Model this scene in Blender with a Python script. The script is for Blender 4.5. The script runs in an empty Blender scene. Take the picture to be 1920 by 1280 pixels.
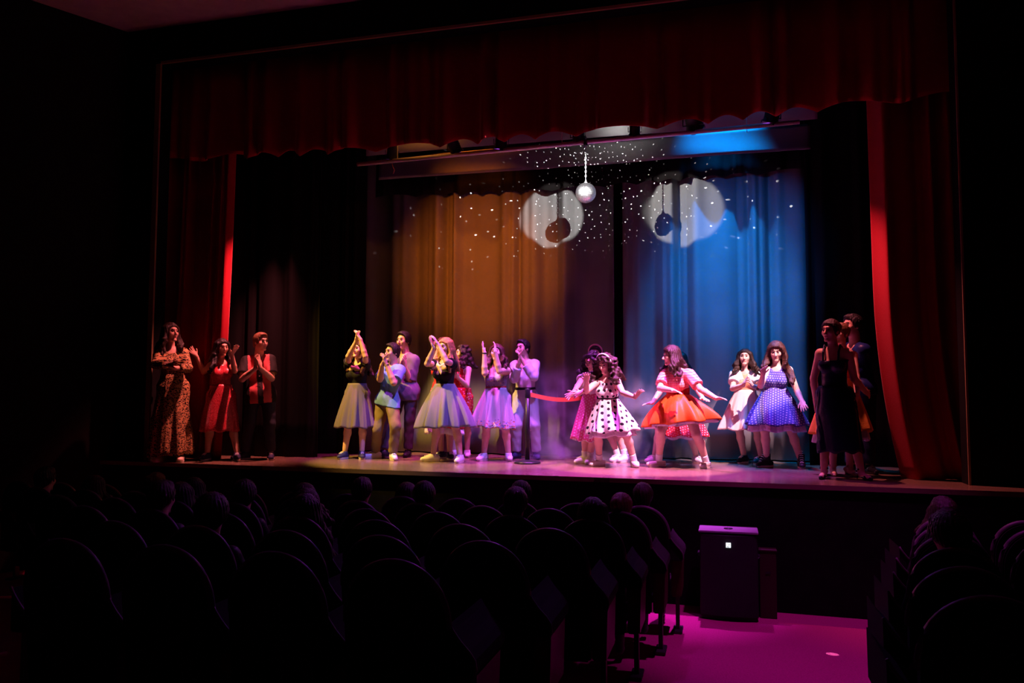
import bpy, math, random
import numpy as np
from mathutils import Vector, Matrix

scene = bpy.context.scene
COL = scene.collection
ZS = 1.315          # height of the stage floor above the auditorium floor
BACK_Y = 11.6       # upstage backdrop
CURTAIN_Y = 9.62    # house curtain line

# ------------------------------------------------------------------ camera
cam_data = bpy.data.cameras.new('camera')
cam_data.sensor_width = 36.0
cam_data.lens = 36.0 * 1500 / 1920
cam_data.clip_start = 0.05
cam = bpy.data.objects.new('camera', cam_data)
COL.objects.link(cam)
yaw, pitch, roll = (math.radians(a) for a in (15.18, 3.68, 0.18))
fw = np.array([-math.sin(yaw) * math.cos(pitch), math.cos(yaw) * math.cos(pitch), math.sin(pitch)])
rt = np.array([math.cos(yaw), math.sin(yaw), 0.0])
up = np.cross(rt, fw)
rt2 = math.cos(roll) * rt + math.sin(roll) * up
up2 = -math.sin(roll) * rt + math.cos(roll) * up
m = Matrix.Identity(4)
for i in range(3):
    m[i][0], m[i][1], m[i][2] = rt2[i], up2[i], -fw[i]
m[0][3], m[1][3], m[2][3] = 0.0, 0.0, 2.24
cam.matrix_world = m
scene.camera = cam

# ------------------------------------------------------------------ world (a dark hall) and exposure
world = bpy.data.worlds.new('hall_darkness')
scene.world = world
world.use_nodes = True
world.node_tree.nodes['Background'].inputs[0].default_value = (0.0, 0.0, 0.0, 1)
world.node_tree.nodes['Background'].inputs[1].default_value = 0.0
vs = scene.view_settings
vs.view_transform = 'Standard'
vs.look = 'None'
vs.gamma = 1.0
vs.use_curve_mapping = False
vs.exposure = 0.35
scene.cycles.use_denoising = True
scene.cycles.max_bounces = 5
scene.cycles.volume_bounces = 0
scene.cycles.sample_clamp_indirect = 4.0

# ------------------------------------------------------------------ stage lighting rig
def spot(name, loc, target, color, watts, half_angle, blend=0.3, radius=0.08, spin=0):
    d = bpy.data.lights.new(name, 'SPOT')
    d.color = color
    d.energy = watts
    d.spot_size = math.radians(2 * half_angle)
    d.spot_blend = blend
    d.shadow_soft_size = radius
    o = bpy.data.objects.new(name, d)
    COL.objects.link(o)
    o.location = loc
    o.rotation_euler = (Vector(target) - Vector(loc)).to_track_quat('-Z', 'Y').to_euler()
    return o

AMBER = (1.0, 0.52, 0.10)
ORANGE = (1.0, 0.30, 0.04)
BLUE = (0.0, 0.30, 1.0)
PINK = (1.0, 0.30, 0.62)
MAGENTA = (1.0, 0.07, 0.75)
VIOLET = (0.38, 0.06, 1.0)
WHITE = (1.0, 0.98, 0.95)

# front lanterns on the bridge above the apron (above the picture, steep)
spot('amber_front_lantern', (-6.9, 8.0, 7.0), (-4.05, 10.3, 1.6), (1.0, 0.58, 0.10), 3000, 14.6, 0.35, 0.025)
spot('pink_front_lantern', (0.9, 8.2, 7.05), (-1.0, 10.2, 1.55), (1.0, 0.38, 0.60), 5200, 11.5, 0.35, 0.025)
spot('pink_front_lantern', (2.0, 8.2, 7.05), (0.25, 11.1, 2.0), (1.0, 0.55, 0.66), 4200, 6.0, 0.5, 0.025)
spot('violet_front_lantern', (-1.2, 8.0, 7.0), (-3.6, 10.3, 1.6), (0.22, 0.15, 1.0), 1300, 16, 0.6, 0.03)
# colour washes for the backdrop, from the far bridge, kept above the dancers' heads
spot('orange_wash_lantern', (-1.6, 2.5, 4.2), (-3.6, 11.6, 4.2), (1.0, 0.19, 0.012), 2400, 9.3, 0.8, 0.05)
spot('blue_wash_lantern', (-2.4, 2.5, 4.2), (0.10, 11.6, 4.05), (0.0, 0.21, 1.0), 2100, 9.0, 0.8, 0.05)
# top lights close to the backdrop
spot('blue_backdrop_lantern', (-0.1, 10.5, 7.2), (0.0, 11.5, 1.4), (0.0, 0.25, 1.0), 2400, 22, 1.0, 0.05)
spot('orange_backdrop_lantern', (-3.4, 10.55, 7.2), (-3.4, 11.5, 1.6), (1.0, 0.19, 0.012), 260, 26, 1.0, 0.05)
# two profile spots trained on the mirror ball
BALL = Vector((-1.74, 10.0, 4.80))
spot('white_profile_spot', (0.65, 4.5, 5.28), (-2.52, 11.6, 4.88), WHITE, 3000, 3.45, 0.22, 0.012)
spot('white_profile_spot', (-4.75, 4.5, 5.28), (-0.60, 11.6, 4.86), WHITE, 3000, 3.7, 0.22, 0.012)
# light that falls on the aisle in front of the stage, and the spill over the front rows
spot('magenta_aisle_lantern', (0.9, 6.9, 6.9), (0.75, 7.7, 0.0), (0.85, 0.06, 0.85), 560, 20, 0.8)
spot('violet_spill_lantern', (-1.6, 9.62, 5.35), (-1.9, 6.2, 0.9), (0.55, 0.07, 1.0), 160, 38, 1.0)
spot('mirror_ball_fleck', (BALL.x, BALL.y - 0.15, BALL.z), (0.83, 7.50, 0.0), WHITE, 2500, 0.5, 0.4, 0.0)
# lights grazing the inner edges of the house curtains
spot('red_side_lantern', (-5.85, 9.80, 5.42), (-6.78, CURTAIN_Y, 1.9), (1.0, 0.20, 0.22), 1100, 25, 1.0, 0.03)
spot('red_side_lantern', (0.45, 9.78, 5.38), (1.85, CURTAIN_Y, 1.9), (1.0, 0.2, 0.25), 480, 28, 1.0, 0.03)

# ------------------------------------------------------------------ materials
MATS = {}
def mat(name, color=(0.5, 0.5, 0.5), rough=0.7, metal=0.0, spec=0.3, bump=0.0, bump_scale=40.0, var=0.0, var_scale=6.0,
        emit=None, sheen=0.0, attr=False, nodes=None, trans=0.0):
    if name in MATS:
        return MATS[name]
    m = bpy.data.materials.new(name)
    m.use_nodes = True
    nt = m.node_tree
    b = nt.nodes['Principled BSDF']
    b.inputs['Base Color'].default_value = (*color, 1)
    b.inputs['Roughness'].default_value = rough
    b.inputs['Metallic'].default_value = metal
    b.inputs['Specular IOR Level'].default_value = spec
    if sheen:
        b.inputs['Sheen Weight'].default_value = sheen
    if emit:
        b.inputs['Emission Color'].default_value = (*emit[0], 1)
        b.inputs['Emission Strength'].default_value = emit[1]
    if attr:
        a = nt.nodes.new('ShaderNodeAttribute'); a.attribute_name = 'Col'
        nt.links.new(a.outputs['Color'], b.inputs['Base Color'])
    tc = nt.nodes.new('ShaderNodeTexCoord')
    if var:
        n = nt.nodes.new('ShaderNodeTexNoise'); n.inputs['Scale'].default_value = var_scale; n.inputs['Detail'].default_value = 4
        nt.links.new(tc.outputs['Object'], n.inputs['Vector'])
        r = nt.nodes.new('ShaderNodeMapRange'); r.inputs[1].default_value = 0.3; r.inputs[2].default_value = 0.7
        r.inputs[3].default_value = 1 - var; r.inputs[4].default_value = 1 + var
        nt.links.new(n.outputs['Fac'], r.inputs[0])
        mx = nt.nodes.new('ShaderNodeVectorMath'); mx.operation = 'SCALE'
        if attr:
            nt.links.new(a.outputs['Color'], mx.inputs[0])
        else:
            mx.inputs[0].default_value = color
        nt.links.new(r.outputs[0], mx.inputs['Scale'])
        nt.links.new(mx.outputs[0], b.inputs['Base Color'])
    if bump:
        n = nt.nodes.new('ShaderNodeTexNoise'); n.inputs['Scale'].default_value = bump_scale; n.inputs['Detail'].default_value = 3
        nt.links.new(tc.outputs['Object'], n.inputs['Vector'])
        bp = nt.nodes.new('ShaderNodeBump'); bp.inputs['Strength'].default_value = bump; bp.inputs['Distance'].default_value = 0.02
        nt.links.new(n.outputs['Fac'], bp.inputs['Height'])
        nt.links.new(bp.outputs[0], b.inputs['Normal'])
    if nodes:
        nodes(nt, b, tc)
    MATS[name] = m
    return m

class NT:
    """small helper to write maths as shader nodes"""
    def __init__(self, nt): self.nt = nt
    def val(self, sock, v):
        if isinstance(v, bpy.types.NodeSocket): self.nt.links.new(v, sock)
        else: sock.default_value = v
    def m(self, op, a, b=0.0, c=None):
        n = self.nt.nodes.new('ShaderNodeMath'); n.operation = op
        self.val(n.inputs[0], a); self.val(n.inputs[1], b)
        if c is not None: self.val(n.inputs[2], c)
        return n.outputs[0]
    def mix(self, f, a, b):
        n = self.nt.nodes.new('ShaderNodeMix'); n.data_type = 'RGBA'
        self.val(n.inputs[0], f)
        for s, v in ((n.inputs[6], a), (n.inputs[7], b)):
            if isinstance(v, bpy.types.NodeSocket): self.nt.links.new(v, s)
            else: s.default_value = (*v, 1)
        return n.outputs[2]
    def pat(self):
        a = self.nt.nodes.new('ShaderNodeAttribute'); a.attribute_name = 'pat'
        s = self.nt.nodes.new('ShaderNodeSeparateXYZ'); self.nt.links.new(a.outputs['Vector'], s.inputs[0])
        return a.outputs['Vector'], s.outputs[0], s.outputs[1], s.outputs[2]
    def vor(self, vec, scale, feature='F1'):
        n = self.nt.nodes.new('ShaderNodeTexVoronoi'); n.inputs['Scale'].default_value = scale; n.feature = feature
        self.nt.links.new(vec, n.inputs['Vector']); return n
    def noise(self, vec, scale, detail=3):
        n = self.nt.nodes.new('ShaderNodeTexNoise'); n.inputs['Scale'].default_value = scale; n.inputs['Detail'].default_value = detail
        self.nt.links.new(vec, n.inputs['Vector']); return n.outputs['Fac']

def dots_nodes(base, dot, spacing, radius):
    def f(nt, b, tc):
        k = NT(nt); v, u, w, _ = k.pat()
        x = k.m('DIVIDE', u, spacing); y = k.m('DIVIDE', w, spacing * 0.87)
        row = k.m('FLOOR', y); sh = k.m('MULTIPLY', k.m('MODULO', k.m('ABSOLUTE', row), 2.0), 0.5)
        fx = k.m('SUBTRACT', k.m('FRACT', k.m('ADD', x, sh)), 0.5); fy = k.m('SUBTRACT', k.m('FRACT', y), 0.5)
        d = k.m('SQRT', k.m('ADD', k.m('MULTIPLY', fx, fx), k.m('MULTIPLY', fy, fy)))
        nt.links.new(k.mix(k.m('LESS_THAN', d, radius), base, dot), b.inputs['Base Color'])
    return f
def leopard_nodes(nt, b, tc):
    k = NT(nt); v, u, w, _ = k.pat()
    vo = k.vor(v, 36); d = vo.outputs['Distance']; n = k.noise(v, 75)
    ring = k.m('MULTIPLY', k.m('GREATER_THAN', d, k.m('MULTIPLY', n, 0.55)), k.m('LESS_THAN', d, k.m('ADD', 0.35, k.m('MULTIPLY', n, 0.35))))
    nt.links.new(k.mix(ring, (0.46, 0.27, 0.10), (0.010, 0.008, 0.007)), b.inputs['Base Color'])
def floral_nodes(base, colors, scale, amount, low=None):
    def f(nt, b, tc):
        k = NT(nt); v, u, w, z = k.pat()
        col = base
        for i, c in enumerate(colors):
            off = nt.nodes.new('ShaderNodeVectorMath'); off.operation = 'ADD'; off.inputs[1].default_value = (i * 3.1, i * 1.7, i * 2.3)
            nt.links.new(v, off.inputs[0])
            vo = k.vor(off.outputs[0], scale * (1 + 0.2 * i)); n = k.noise(off.outputs[0], scale * 3)
            mask = k.m('LESS_THAN', k.m('ADD', vo.outputs['Distance'], k.m('MULTIPLY', n, 0.3)), amount)
            if low is not None:   # flowers only near the hem (w is height above the hem, in metres)
                mask = k.m('MULTIPLY', mask, k.m('LESS_THAN', k.m('ADD', z, k.m('MULTIPLY', n, 0.1)), low))
            col = k.mix(mask, col, c)
        nt.links.new(col, b.inputs['Base Color'])
    return f
def gingham_nodes(base, c2, s):
    def f(nt, b, tc):
        k = NT(nt); v, u, w, _ = k.pat()
        a = k.m('LESS_THAN', k.m('FRACT', k.m('DIVIDE', u, s)), 0.5); c = k.m('LESS_THAN', k.m('FRACT', k.m('DIVIDE', w, s)), 0.5)
        nt.links.new(k.mix(k.m('MULTIPLY', k.m('ADD', a, c), 0.5), base, c2), b.inputs['Base Color'])
    return f
def sequin_nodes(base):
    def f(nt, b, tc):
        k = NT(nt); v, u, w, _ = k.pat()
        vo = k.vor(v, 90)
        s = nt.nodes.new('ShaderNodeSeparateColor'); nt.links.new(vo.outputs['Color'], s.inputs[0])
        nt.links.new(k.mix(s.outputs[0], base, tuple(min(1, c * 2.0 + 0.03) for c in base)), b.inputs['Base Color'])
        nt.links.new(k.m('ADD', 0.15, k.m('MULTIPLY', s.outputs[1], 0.5)), b.inputs['Roughness'])
        bp = nt.nodes.new('ShaderNodeBump'); bp.inputs['Strength'].default_value = 0.6; bp.inputs['Distance'].default_value = 0.01
        nt.links.new(s.outputs[2], bp.inputs['Height']); nt.links.new(bp.outputs[0], b.inputs['Normal'])
    return f

# ------------------------------------------------------------------ objects
def tag(o, label=None, cat=None, group=None, kind=None):
    if label: o['label'] = label
    if cat: o['category'] = cat
    if group: o['group'] = group
    if kind: o['kind'] = kind
    return o
def empty(name, loc, label, cat, group=None, rz=0.0):
    o = bpy.data.objects.new(name, None)
    o.empty_display_size = 0.1
    COL.objects.link(o); o.location = loc; o.rotation_euler = (0, 0, rz)
    return tag(o, label, cat, group)
def mesh_np(name, verts, quads, smooth=True, tris=False):
    me = bpy.data.meshes.new(name)
    verts = np.asarray(verts, np.float32); quads = np.asarray(quads, np.int32)
    n, k = quads.shape
    me.vertices.add(len(verts)); me.vertices.foreach_set('co', verts.ravel())
    me.loops.add(n * k); me.loops.foreach_set('vertex_index', quads.ravel())
    me.polygons.add(n); me.polygons.foreach_set('loop_start', np.arange(0, n * k, k, dtype=np.int32))
    me.polygons.foreach_set('loop_total', np.full(n, k, np.int32))
    me.update(calc_edges=True)
    me.polygons.foreach_set('use_smooth', np.full(n, smooth, bool))
    me.update()
    return me
def link(name, me, material, parent=None, loc=None):
    o = bpy.data.objects.new(name, me)
    if material is not None and not me.materials: me.materials.append(material)
    COL.objects.link(o)
    if parent is not None: o.parent = parent
    if loc is not None: o.location = loc
    return o
def col_attr(me, cols):
    a = me.attributes.new('Col', 'FLOAT_COLOR', 'POINT')
    c = np.ones((len(cols), 4), np.float32); c[:, :3] = cols
    a.data.foreach_set('color', c.ravel())
def pat_attr(me, pat):
    a = me.attributes.new('pat', 'FLOAT_VECTOR', 'POINT')
    a.data.foreach_set('vector', np.asarray(pat, np.float32).ravel())

class MB:
    """collects boxes, bars, tubes, lathes, prisms; build() links them as one mesh"""
    def __init__(self): self.v = []; self.f = []
    def add(self, vs, fs):
        n = len(self.v); self.v += [tuple(p) for p in vs]; self.f += [tuple(i + n for i in f) for f in fs]; return self
    def box(self, c, s, rz=0.0, taper=1.0):
        x, y, z = (a / 2 for a in s); co, si = math.cos(rz), math.sin(rz); vs = []
        for dz in (-1, 1):
            t = taper if dz > 0 else 1
            for dx, dy in ((-1, -1), (1, -1), (1, 1), (-1, 1)):
                px, py = dx * x * t, dy * y * t
                vs.append((c[0] + px * co - py * si, c[1] + px * si + py * co, c[2] + dz * z))
        return self.add(vs, [(3, 2, 1, 0), (4, 5, 6, 7), (0, 1, 5, 4), (1, 2, 6, 5), (2, 3, 7, 6), (3, 0, 4, 7)])
    def tube(self, pts, r, n=10, cap=True):
        pts = [Vector(p) for p in pts]; rs = r if isinstance(r, (list, tuple)) else [r] * len(pts); vs = []; fs = []
        for i, p in enumerate(pts):
            d = (pts[min(i + 1, len(pts) - 1)] - pts[max(i - 1, 0)]).normalized()
            a = d.cross(Vector((0, 0, 1)) if abs(d.z) < 0.9 else Vector((1, 0, 0))).normalized(); b = d.cross(a)
            vs += [p + (a * math.cos(2 * math.pi * k / n) + b * math.sin(2 * math.pi * k / n)) * rs[i] for k in range(n)]
        for i in range(len(pts) - 1):
            for k in range(n): fs.append((i * n + k, i * n + (k + 1) % n, (i + 1) * n + (k + 1) % n, (i + 1) * n + k))
        if cap: fs += [tuple(range(n - 1, -1, -1)), tuple(range((len(pts) - 1) * n, len(pts) * n))]
        return self.add(vs, fs)
    def lathe(self, prof, c=(0, 0, 0), n=32):
        vs = []; fs = []
        for r, z in prof: vs += [(c[0] + r * math.cos(2 * math.pi * k / n), c[1] + r * math.sin(2 * math.pi * k / n), c[2] + z) for k in range(n)]
        for i in range(len(prof) - 1):
            for k in range(n): fs.append((i * n + k, i * n + (k + 1) % n, (i + 1) * n + (k + 1) % n, (i + 1) * n + k))
        fs += [tuple(range(n - 1, -1, -1)), tuple(range((len(prof) - 1) * n, len(prof) * n))]
        return self.add(vs, fs)
    def prism(self, poly, axis, a, b):
        """extrude a 2-D outline along axis ('x': outline is (y,z), 'y': (x,z), 'z': (x,y))"""
        def p3(q, t): return {'x': (t, q[0], q[1]), 'y': (q[0], t, q[1]), 'z': (q[0], q[1], t)}[axis]
        n = len(poly); vs = [p3(q, a) for q in poly] + [p3(q, b) for q in poly]
        fs = [tuple(range(n)), tuple(range(2 * n - 1, n - 1, -1))] + [(i, i + n, (i + 1) % n + n, (i + 1) % n) for i in range(n)]
        return self.add(vs, fs)
    def mesh(self, name, smooth=False, bevel=0.0):
        me = bpy.data.meshes.new(name); me.from_pydata(self.v, [], self.f); me.update()
        import bmesh
        bm = bmesh.new(); bm.from_mesh(me)
        if bevel: bmesh.ops.bevel(bm, geom=[e for e in bm.edges if e.calc_face_angle(0) > 0.6], offset=bevel, segments=2, affect='EDGES', clamp_overlap=True)
        bmesh.ops.recalc_face_normals(bm, faces=bm.faces); bm.to_mesh(me); bm.free()
        if smooth:
            for p in me.polygons: p.use_smooth = True
        return me
    def build(self, name, material, parent=None, smooth=False, bevel=0.0, loc=None):
        return link(name, self.mesh(name, smooth, bevel), material, parent, loc)

def cloth(name, material, p0, p1, z0, z1, wave, amp, nu=200, nv=24, hem=None, parent=None, thick=0.012, top_amp=0.5, lean=None, seed=0, roll=None):
    """pleated hanging cloth from p0 to p1 (x,y), z0 bottom .. z1 top"""
    rnd = random.Random(seed)
    L = math.hypot(p1[0] - p0[0], p1[1] - p0[1]); dx, dy = (p1[0] - p0[0]) / L, (p1[1] - p0[1]) / L
    nx, ny = -dy, dx
    ph = [rnd.uniform(0, 6.28) for _ in range(6)]
    us = np.linspace(0, L, nu + 1); vsn = np.linspace(0, 1, nv + 1)
    k = 2 * math.pi / wave
    warp = us + 0.22 * wave * np.sin(us * k * 0.37 + ph[0]) + 0.15 * wave * np.sin(us * k * 0.61 + ph[1])
    f = np.sin(warp * k + ph[2]); f = np.sign(f) * np.abs(f) ** 0.8
    f = f * (0.7 + 0.3 * np.sin(us * k * 0.23 + ph[3])) + 0.25 * np.sin(warp * k * 2.3 + ph[4])
    V = np.zeros((nv + 1, nu + 1, 3), np.float32)
    for j, v in enumerate(vsn):
        a = amp * (1 - (1 - top_amp) * v); z = z0 + (z1 - z0) * v
        sway = 0.02 * np.sin(v * 3 + us * 1.3 + ph[5]) * (1 - v)
        off = f * a + sway
        if roll is not None:      # the free edge of the cloth turned upstage
            wd, dep, end = roll; d_ = (L - us) if end else us; t_ = np.clip(d_ / wd, 0, 1); off = off * np.clip((d_ - wd * 0.6) / wd, 0, 1) + dep * (1 - t_) - 0.05 * np.exp(-((d_ - wd) / 0.06) ** 2)
        s = us + (0 if lean is None else lean(v))
        V[j, :, 0] = p0[0] + dx * s + nx * off; V[j, :, 1] = p0[1] + dy * s + ny * off
        V[j, :, 2] = z + (0 if hem is None else hem(us, f) * (1 - v) ** 3)
    idx = np.arange((nv + 1) * (nu + 1)).reshape(nv + 1, nu + 1)
    q = np.stack([idx[:-1, :-1], idx[:-1, 1:], idx[1:, 1:], idx[1:, :-1]], -1).reshape(-1, 4)
    me = mesh_np(name, V.reshape(-1, 3), q)
    o = link(name, me, material, parent)
    s = o.modifiers.new('thickness', 'SOLIDIFY'); s.thickness = thick; s.offset = 0
    return o

# ------------------------------------------------------------------ implicit surfaces (bodies, clothes, hair, shoes)
V3 = lambda *a: np.array(a, np.float64)
def nrm(v): return v / (np.linalg.norm(v) + 1e-9)
class Field:
    def __init__(self, lo, hi, h):
        self.lo = np.asarray(lo, np.float64); self.h = h
        n = np.ceil((np.asarray(hi) - self.lo) / h).astype(int) + 1
        self.F = np.full(tuple(n), 0.5, np.float32)
        self.ax = [(self.lo[i] + np.arange(n[i]) * h).astype(np.float32) for i in range(3)]
    def blk(self, lo, hi):
        s = []
        for i in range(3):
            a = max(0, int((lo[i] - self.lo[i]) / self.h)); b = min(self.F.shape[i], int((hi[i] - self.lo[i]) / self.h) + 2)
            if b <= a: return None, None
            s.append(slice(a, b))
        X = (self.ax[0][s[0]][:, None, None], self.ax[1][s[1]][None, :, None], self.ax[2][s[2]][None, None, :])
        return tuple(s), X
    def put(self, s, d, k, op):
        a = self.F[s]
        if op == 'add':
            if k > 0:
                t = np.clip(0.5 + 0.5 * (a - d) / k, 0, 1); self.F[s] = a * (1 - t) + d * t - k * t * (1 - t)
            else: self.F[s] = np.minimum(a, d)
        else:   # subtract
            d = -d
            if k > 0:
                t = np.clip(0.5 - 0.5 * (a - d) / k, 0, 1); self.F[s] = a * (1 - t) + d * t + k * t * (1 - t)
            else: self.F[s] = np.maximum(a, d)
    def cone(self, a, b, ra, rb, k=0.02, op='add', cut=None, grow=0.0):
        a = np.asarray(a, float); b = np.asarray(b, float); ra += grow; rb += grow
        r = max(ra, rb) + k + 3 * self.h
        s, X = self.blk(np.minimum(a, b) - r, np.maximum(a, b) + r)
        if s is None: return
        ab = b - a; L2 = float(ab @ ab) + 1e-12
        P = [X[i] - np.float32(a[i]) for i in range(3)]
        t = np.clip((P[0] * ab[0] + P[1] * ab[1] + P[2] * ab[2]) / L2, 0, 1).astype(np.float32)
        d = np.sqrt((P[0] - t * ab[0]) ** 2 + (P[1] - t * ab[1]) ** 2 + (P[2] - t * ab[2]) ** 2) - (ra + (rb - ra) * t)
        if cut is not None:   # keep the side opposite to the normal
            q, n = cut
            d = np.maximum(d, (X[0] - q[0]) * n[0] + (X[1] - q[1]) * n[1] + (X[2] - q[2]) * n[2])
        self.put(s, d.astype(np.float32), k, op)
    def ell(self, c, R, rad, k=0.02, op='add', grow=0.0):
        c = np.asarray(c, float); rad = np.asarray(rad, float) + grow
        e = np.sqrt(((np.asarray(R) * rad[:, None]) ** 2).sum(0)) + k + 3 * self.h
        s, X = self.blk(c - e, c + e)
        if s is None: return
        P = [X[i] - np.float32(c[i]) for i in range(3)]
        k0 = 0; k1 = 0
        for i in range(3):
            u = P[0] * np.float32(R[i][0]) + P[1] * np.float32(R[i][1]) + P[2] * np.float32(R[i][2])
            k0 = k0 + (u / rad[i]) ** 2; k1 = k1 + (u / rad[i] ** 2) ** 2
        k0 = np.sqrt(k0); d = k0 * (k0 - 1) / (np.sqrt(k1) + 1e-6)
        self.put(s, d.astype(np.float32), k, op)
    def cut(self, q, n):
        """remove everything on the side n points to"""
        X = (self.ax[0][:, None, None], self.ax[1][None, :, None], self.ax[2][None, None, :])
        d = (X[0] - q[0]) * n[0] + (X[1] - q[1]) * n[1] + (X[2] - q[2]) * n[2]
        np.maximum(self.F, d.astype(np.float32), out=self.F)
    def ripple(self, fn):
        near = np.abs(self.F) < 0.05
        i = np.nonzero(near)
        self.F[near] += fn(self.ax[0][i[0]], self.ax[1][i[1]], self.ax[2][i[2]]).astype(np.float32)
    def mesh(self):
        F = self.F
        for i in range(3):      # close at the borders
            sl = [slice(None)] * 3
            for e in (0, -1): sl[i] = e; F[tuple(sl)] = np.maximum(F[tuple(sl)], 0.01)
        S = F < 0; C = S.astype(np.int8)
        c = C[:-1, :-1, :-1] + C[1:, :-1, :-1]; c = c + C[:-1, 1:, :-1] + C[1:, 1:, :-1]
        c = c + C[:-1, :-1, 1:] + C[1:, :-1, 1:] + C[:-1, 1:, 1:] + C[1:, 1:, 1:]
        act = (c > 0) & (c < 8)
        I = np.argwhere(act); n = len(I)
        vid = np.full(act.shape, -1, np.int32); vid[act] = np.arange(n)
        off = np.array([(x, y, z) for x in (0, 1) for y in (0, 1) for z in (0, 1)])
        Vv = np.stack([F[I[:, 0] + o[0], I[:, 1] + o[1], I[:, 2] + o[2]] for o in off], 1)
        acc = np.zeros((n, 3)); cnt = np.zeros(n)
        for a in range(8):
            for b in range(a + 1, 8):
                if np.abs(off[a] - off[b]).sum() != 1: continue
                va, vb = Vv[:, a], Vv[:, b]; mk = (va < 0) != (vb < 0)
                t = va[mk] / (va[mk] - vb[mk])
                acc[mk] += off[a] + (off[b] - off[a]) * t[:, None]; cnt[mk] += 1
        verts = self.lo + (I + acc / cnt[:, None]) * self.h
        Q = []
        for ax in range(3):
            b1, b2 = (ax + 1) % 3, (ax + 2) % 3
            s0 = [slice(1, -1)] * 3; s1 = [slice(1, -1)] * 3; s0[ax] = slice(0, -1); s1[ax] = slice(1, None)
            A = S[tuple(s0)]; B = S[tuple(s1)]
            E = np.argwhere(A != B)
            if not len(E): continue
            inside = A[E[:, 0], E[:, 1], E[:, 2]]
            base = E.copy(); base[:, b1] += 1; base[:, b2] += 1
            def cell(d1, d2):
                q = base.copy(); q[:, b1] += d1; q[:, b2] += d2; return vid[q[:, 0], q[:, 1], q[:, 2]]
            q = np.stack([cell(-1, -1), cell(0, -1), cell(0, 0), cell(-1, 0)], 1)
            q[~inside] = q[~inside][:, ::-1]
            Q.append(q)
        return verts, np.concatenate(Q)

# ------------------------------------------------------------------ setting
def wood_floor(nt, b, tc):
    k = NT(nt)
    mp = nt.nodes.new('ShaderNodeMapping'); mp.inputs['Scale'].default_value = (0.35, 3.2, 1); nt.links.new(tc.outputs['Object'], mp.inputs[0])
    n = k.noise(mp.outputs[0], 5.0, 5); n2 = k.noise(tc.outputs['Object'], 0.9, 3)
    s = nt.nodes.new('ShaderNodeSeparateXYZ'); nt.links.new(tc.outputs['Object'], s.inputs[0])
    seam = k.m('LESS_THAN', k.m('FRACT', k.m('DIVIDE', s.outputs[1], 0.14)), 0.04)
    c = k.mix(n, (0.09, 0.06, 0.035), (0.27, 0.19, 0.12))
    c = k.mix(k.m('MULTIPLY', seam, 0.8), c, (0.03, 0.02, 0.015))
    nt.links.new(c, b.inputs['Base Color'])
    nt.links.new(k.m('ADD', 0.10, k.m('MULTIPLY', n2, 0.28)), b.inputs['Roughness'])
    bp = nt.nodes.new('ShaderNodeBump'); bp.inputs['Strength'].default_value = 0.25; bp.inputs['Distance'].default_value = 0.01
    nt.links.new(n, bp.inputs['Height']); nt.links.new(bp.outputs[0], b.inputs['Normal'])
M_FLOOR = mat('stage_boards', nodes=wood_floor, spec=0.5)
M_BLACKPAINT = mat('black_painted_wall', (0.006, 0.0055, 0.005), 0.9, spec=0.1, var=0.3)
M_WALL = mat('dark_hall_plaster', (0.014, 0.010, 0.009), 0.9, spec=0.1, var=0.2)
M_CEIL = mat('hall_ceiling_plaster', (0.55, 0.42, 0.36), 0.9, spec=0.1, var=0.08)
M_CARPET = mat('magenta_red_carpet', (0.42, 0.035, 0.17), 0.95, spec=0.05, bump=0.4, bump_scale=160, var=0.18, var_scale=90)
M_TRIM = mat('ochre_trim_paint', (0.30, 0.20, 0.09), 0.6)
M_VELVET = mat('red_velvet', (0.36, 0.004, 0.012), 0.85, spec=0.1, sheen=0.12, bump=0.15, bump_scale=120)
M_BLACKCLOTH = mat('black_stage_cloth', (0.012, 0.010, 0.010), 0.95, spec=0.04, bump=0.1, bump_scale=200)
M_GREYCLOTH = mat('grey_backdrop_cloth', (0.19, 0.185, 0.185), 0.95, spec=0.05, bump=0.12, bump_scale=220, var=0.06, var_scale=3)
M_DARKGREY = mat('charcoal_border_cloth', (0.22, 0.22, 0.22), 0.95, spec=0.05, bump=0.1, bump_scale=200)

def struct(name, mb, m, parent=None):
    o = mb.build(name, m, parent); o['kind'] = 'structure'; return o

# raked auditorium floor: level in front of the stage, rising towards the back of the hall
fl = MB(); x0, x1 = -14.5, 6.5
fl.add([(x0, 9.2, 0), (x1, 9.2, 0), (x1, 7.67, 0), (x0, 7.67, 0), (x1, -3.0, 0.762), (x0, -3.0, 0.762),
        (x0, 9.2, -0.1), (x1, 9.2, -0.1), (x1, -3.0, -0.1), (x0, -3.0, -0.1)],
       [(3, 2, 1, 0), (5, 4, 2, 3), (6, 7, 8, 9), (0, 1, 7, 6), (4, 5, 9, 8), (1, 2, 4, 8, 7), (0, 6, 9, 5, 3)])
struct('floor', fl, M_CARPET)
st = MB(); st.prism([(-9.6, 9.085), (3.9, 8.655), (3.9, 13.0), (-9.6, 13.0)], 'z', ZS - 0.05, ZS)
struct('floor_stage', st, M_FLOOR)
w = MB(); w.prism([(-9.6, 9.12), (3.9, 8.69), (3.9, 8.99), (-9.6, 9.42)], 'z', 0.0, ZS - 0.05)
struct('wall_stage_front', w, M_BLACKPAINT)
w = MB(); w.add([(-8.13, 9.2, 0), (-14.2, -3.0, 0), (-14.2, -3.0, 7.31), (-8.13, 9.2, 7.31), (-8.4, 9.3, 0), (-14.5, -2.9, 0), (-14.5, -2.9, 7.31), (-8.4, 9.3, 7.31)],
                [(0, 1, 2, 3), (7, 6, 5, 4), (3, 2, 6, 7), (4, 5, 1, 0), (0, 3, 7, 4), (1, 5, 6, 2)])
struct('wall_left', w, M_WALL)
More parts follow.
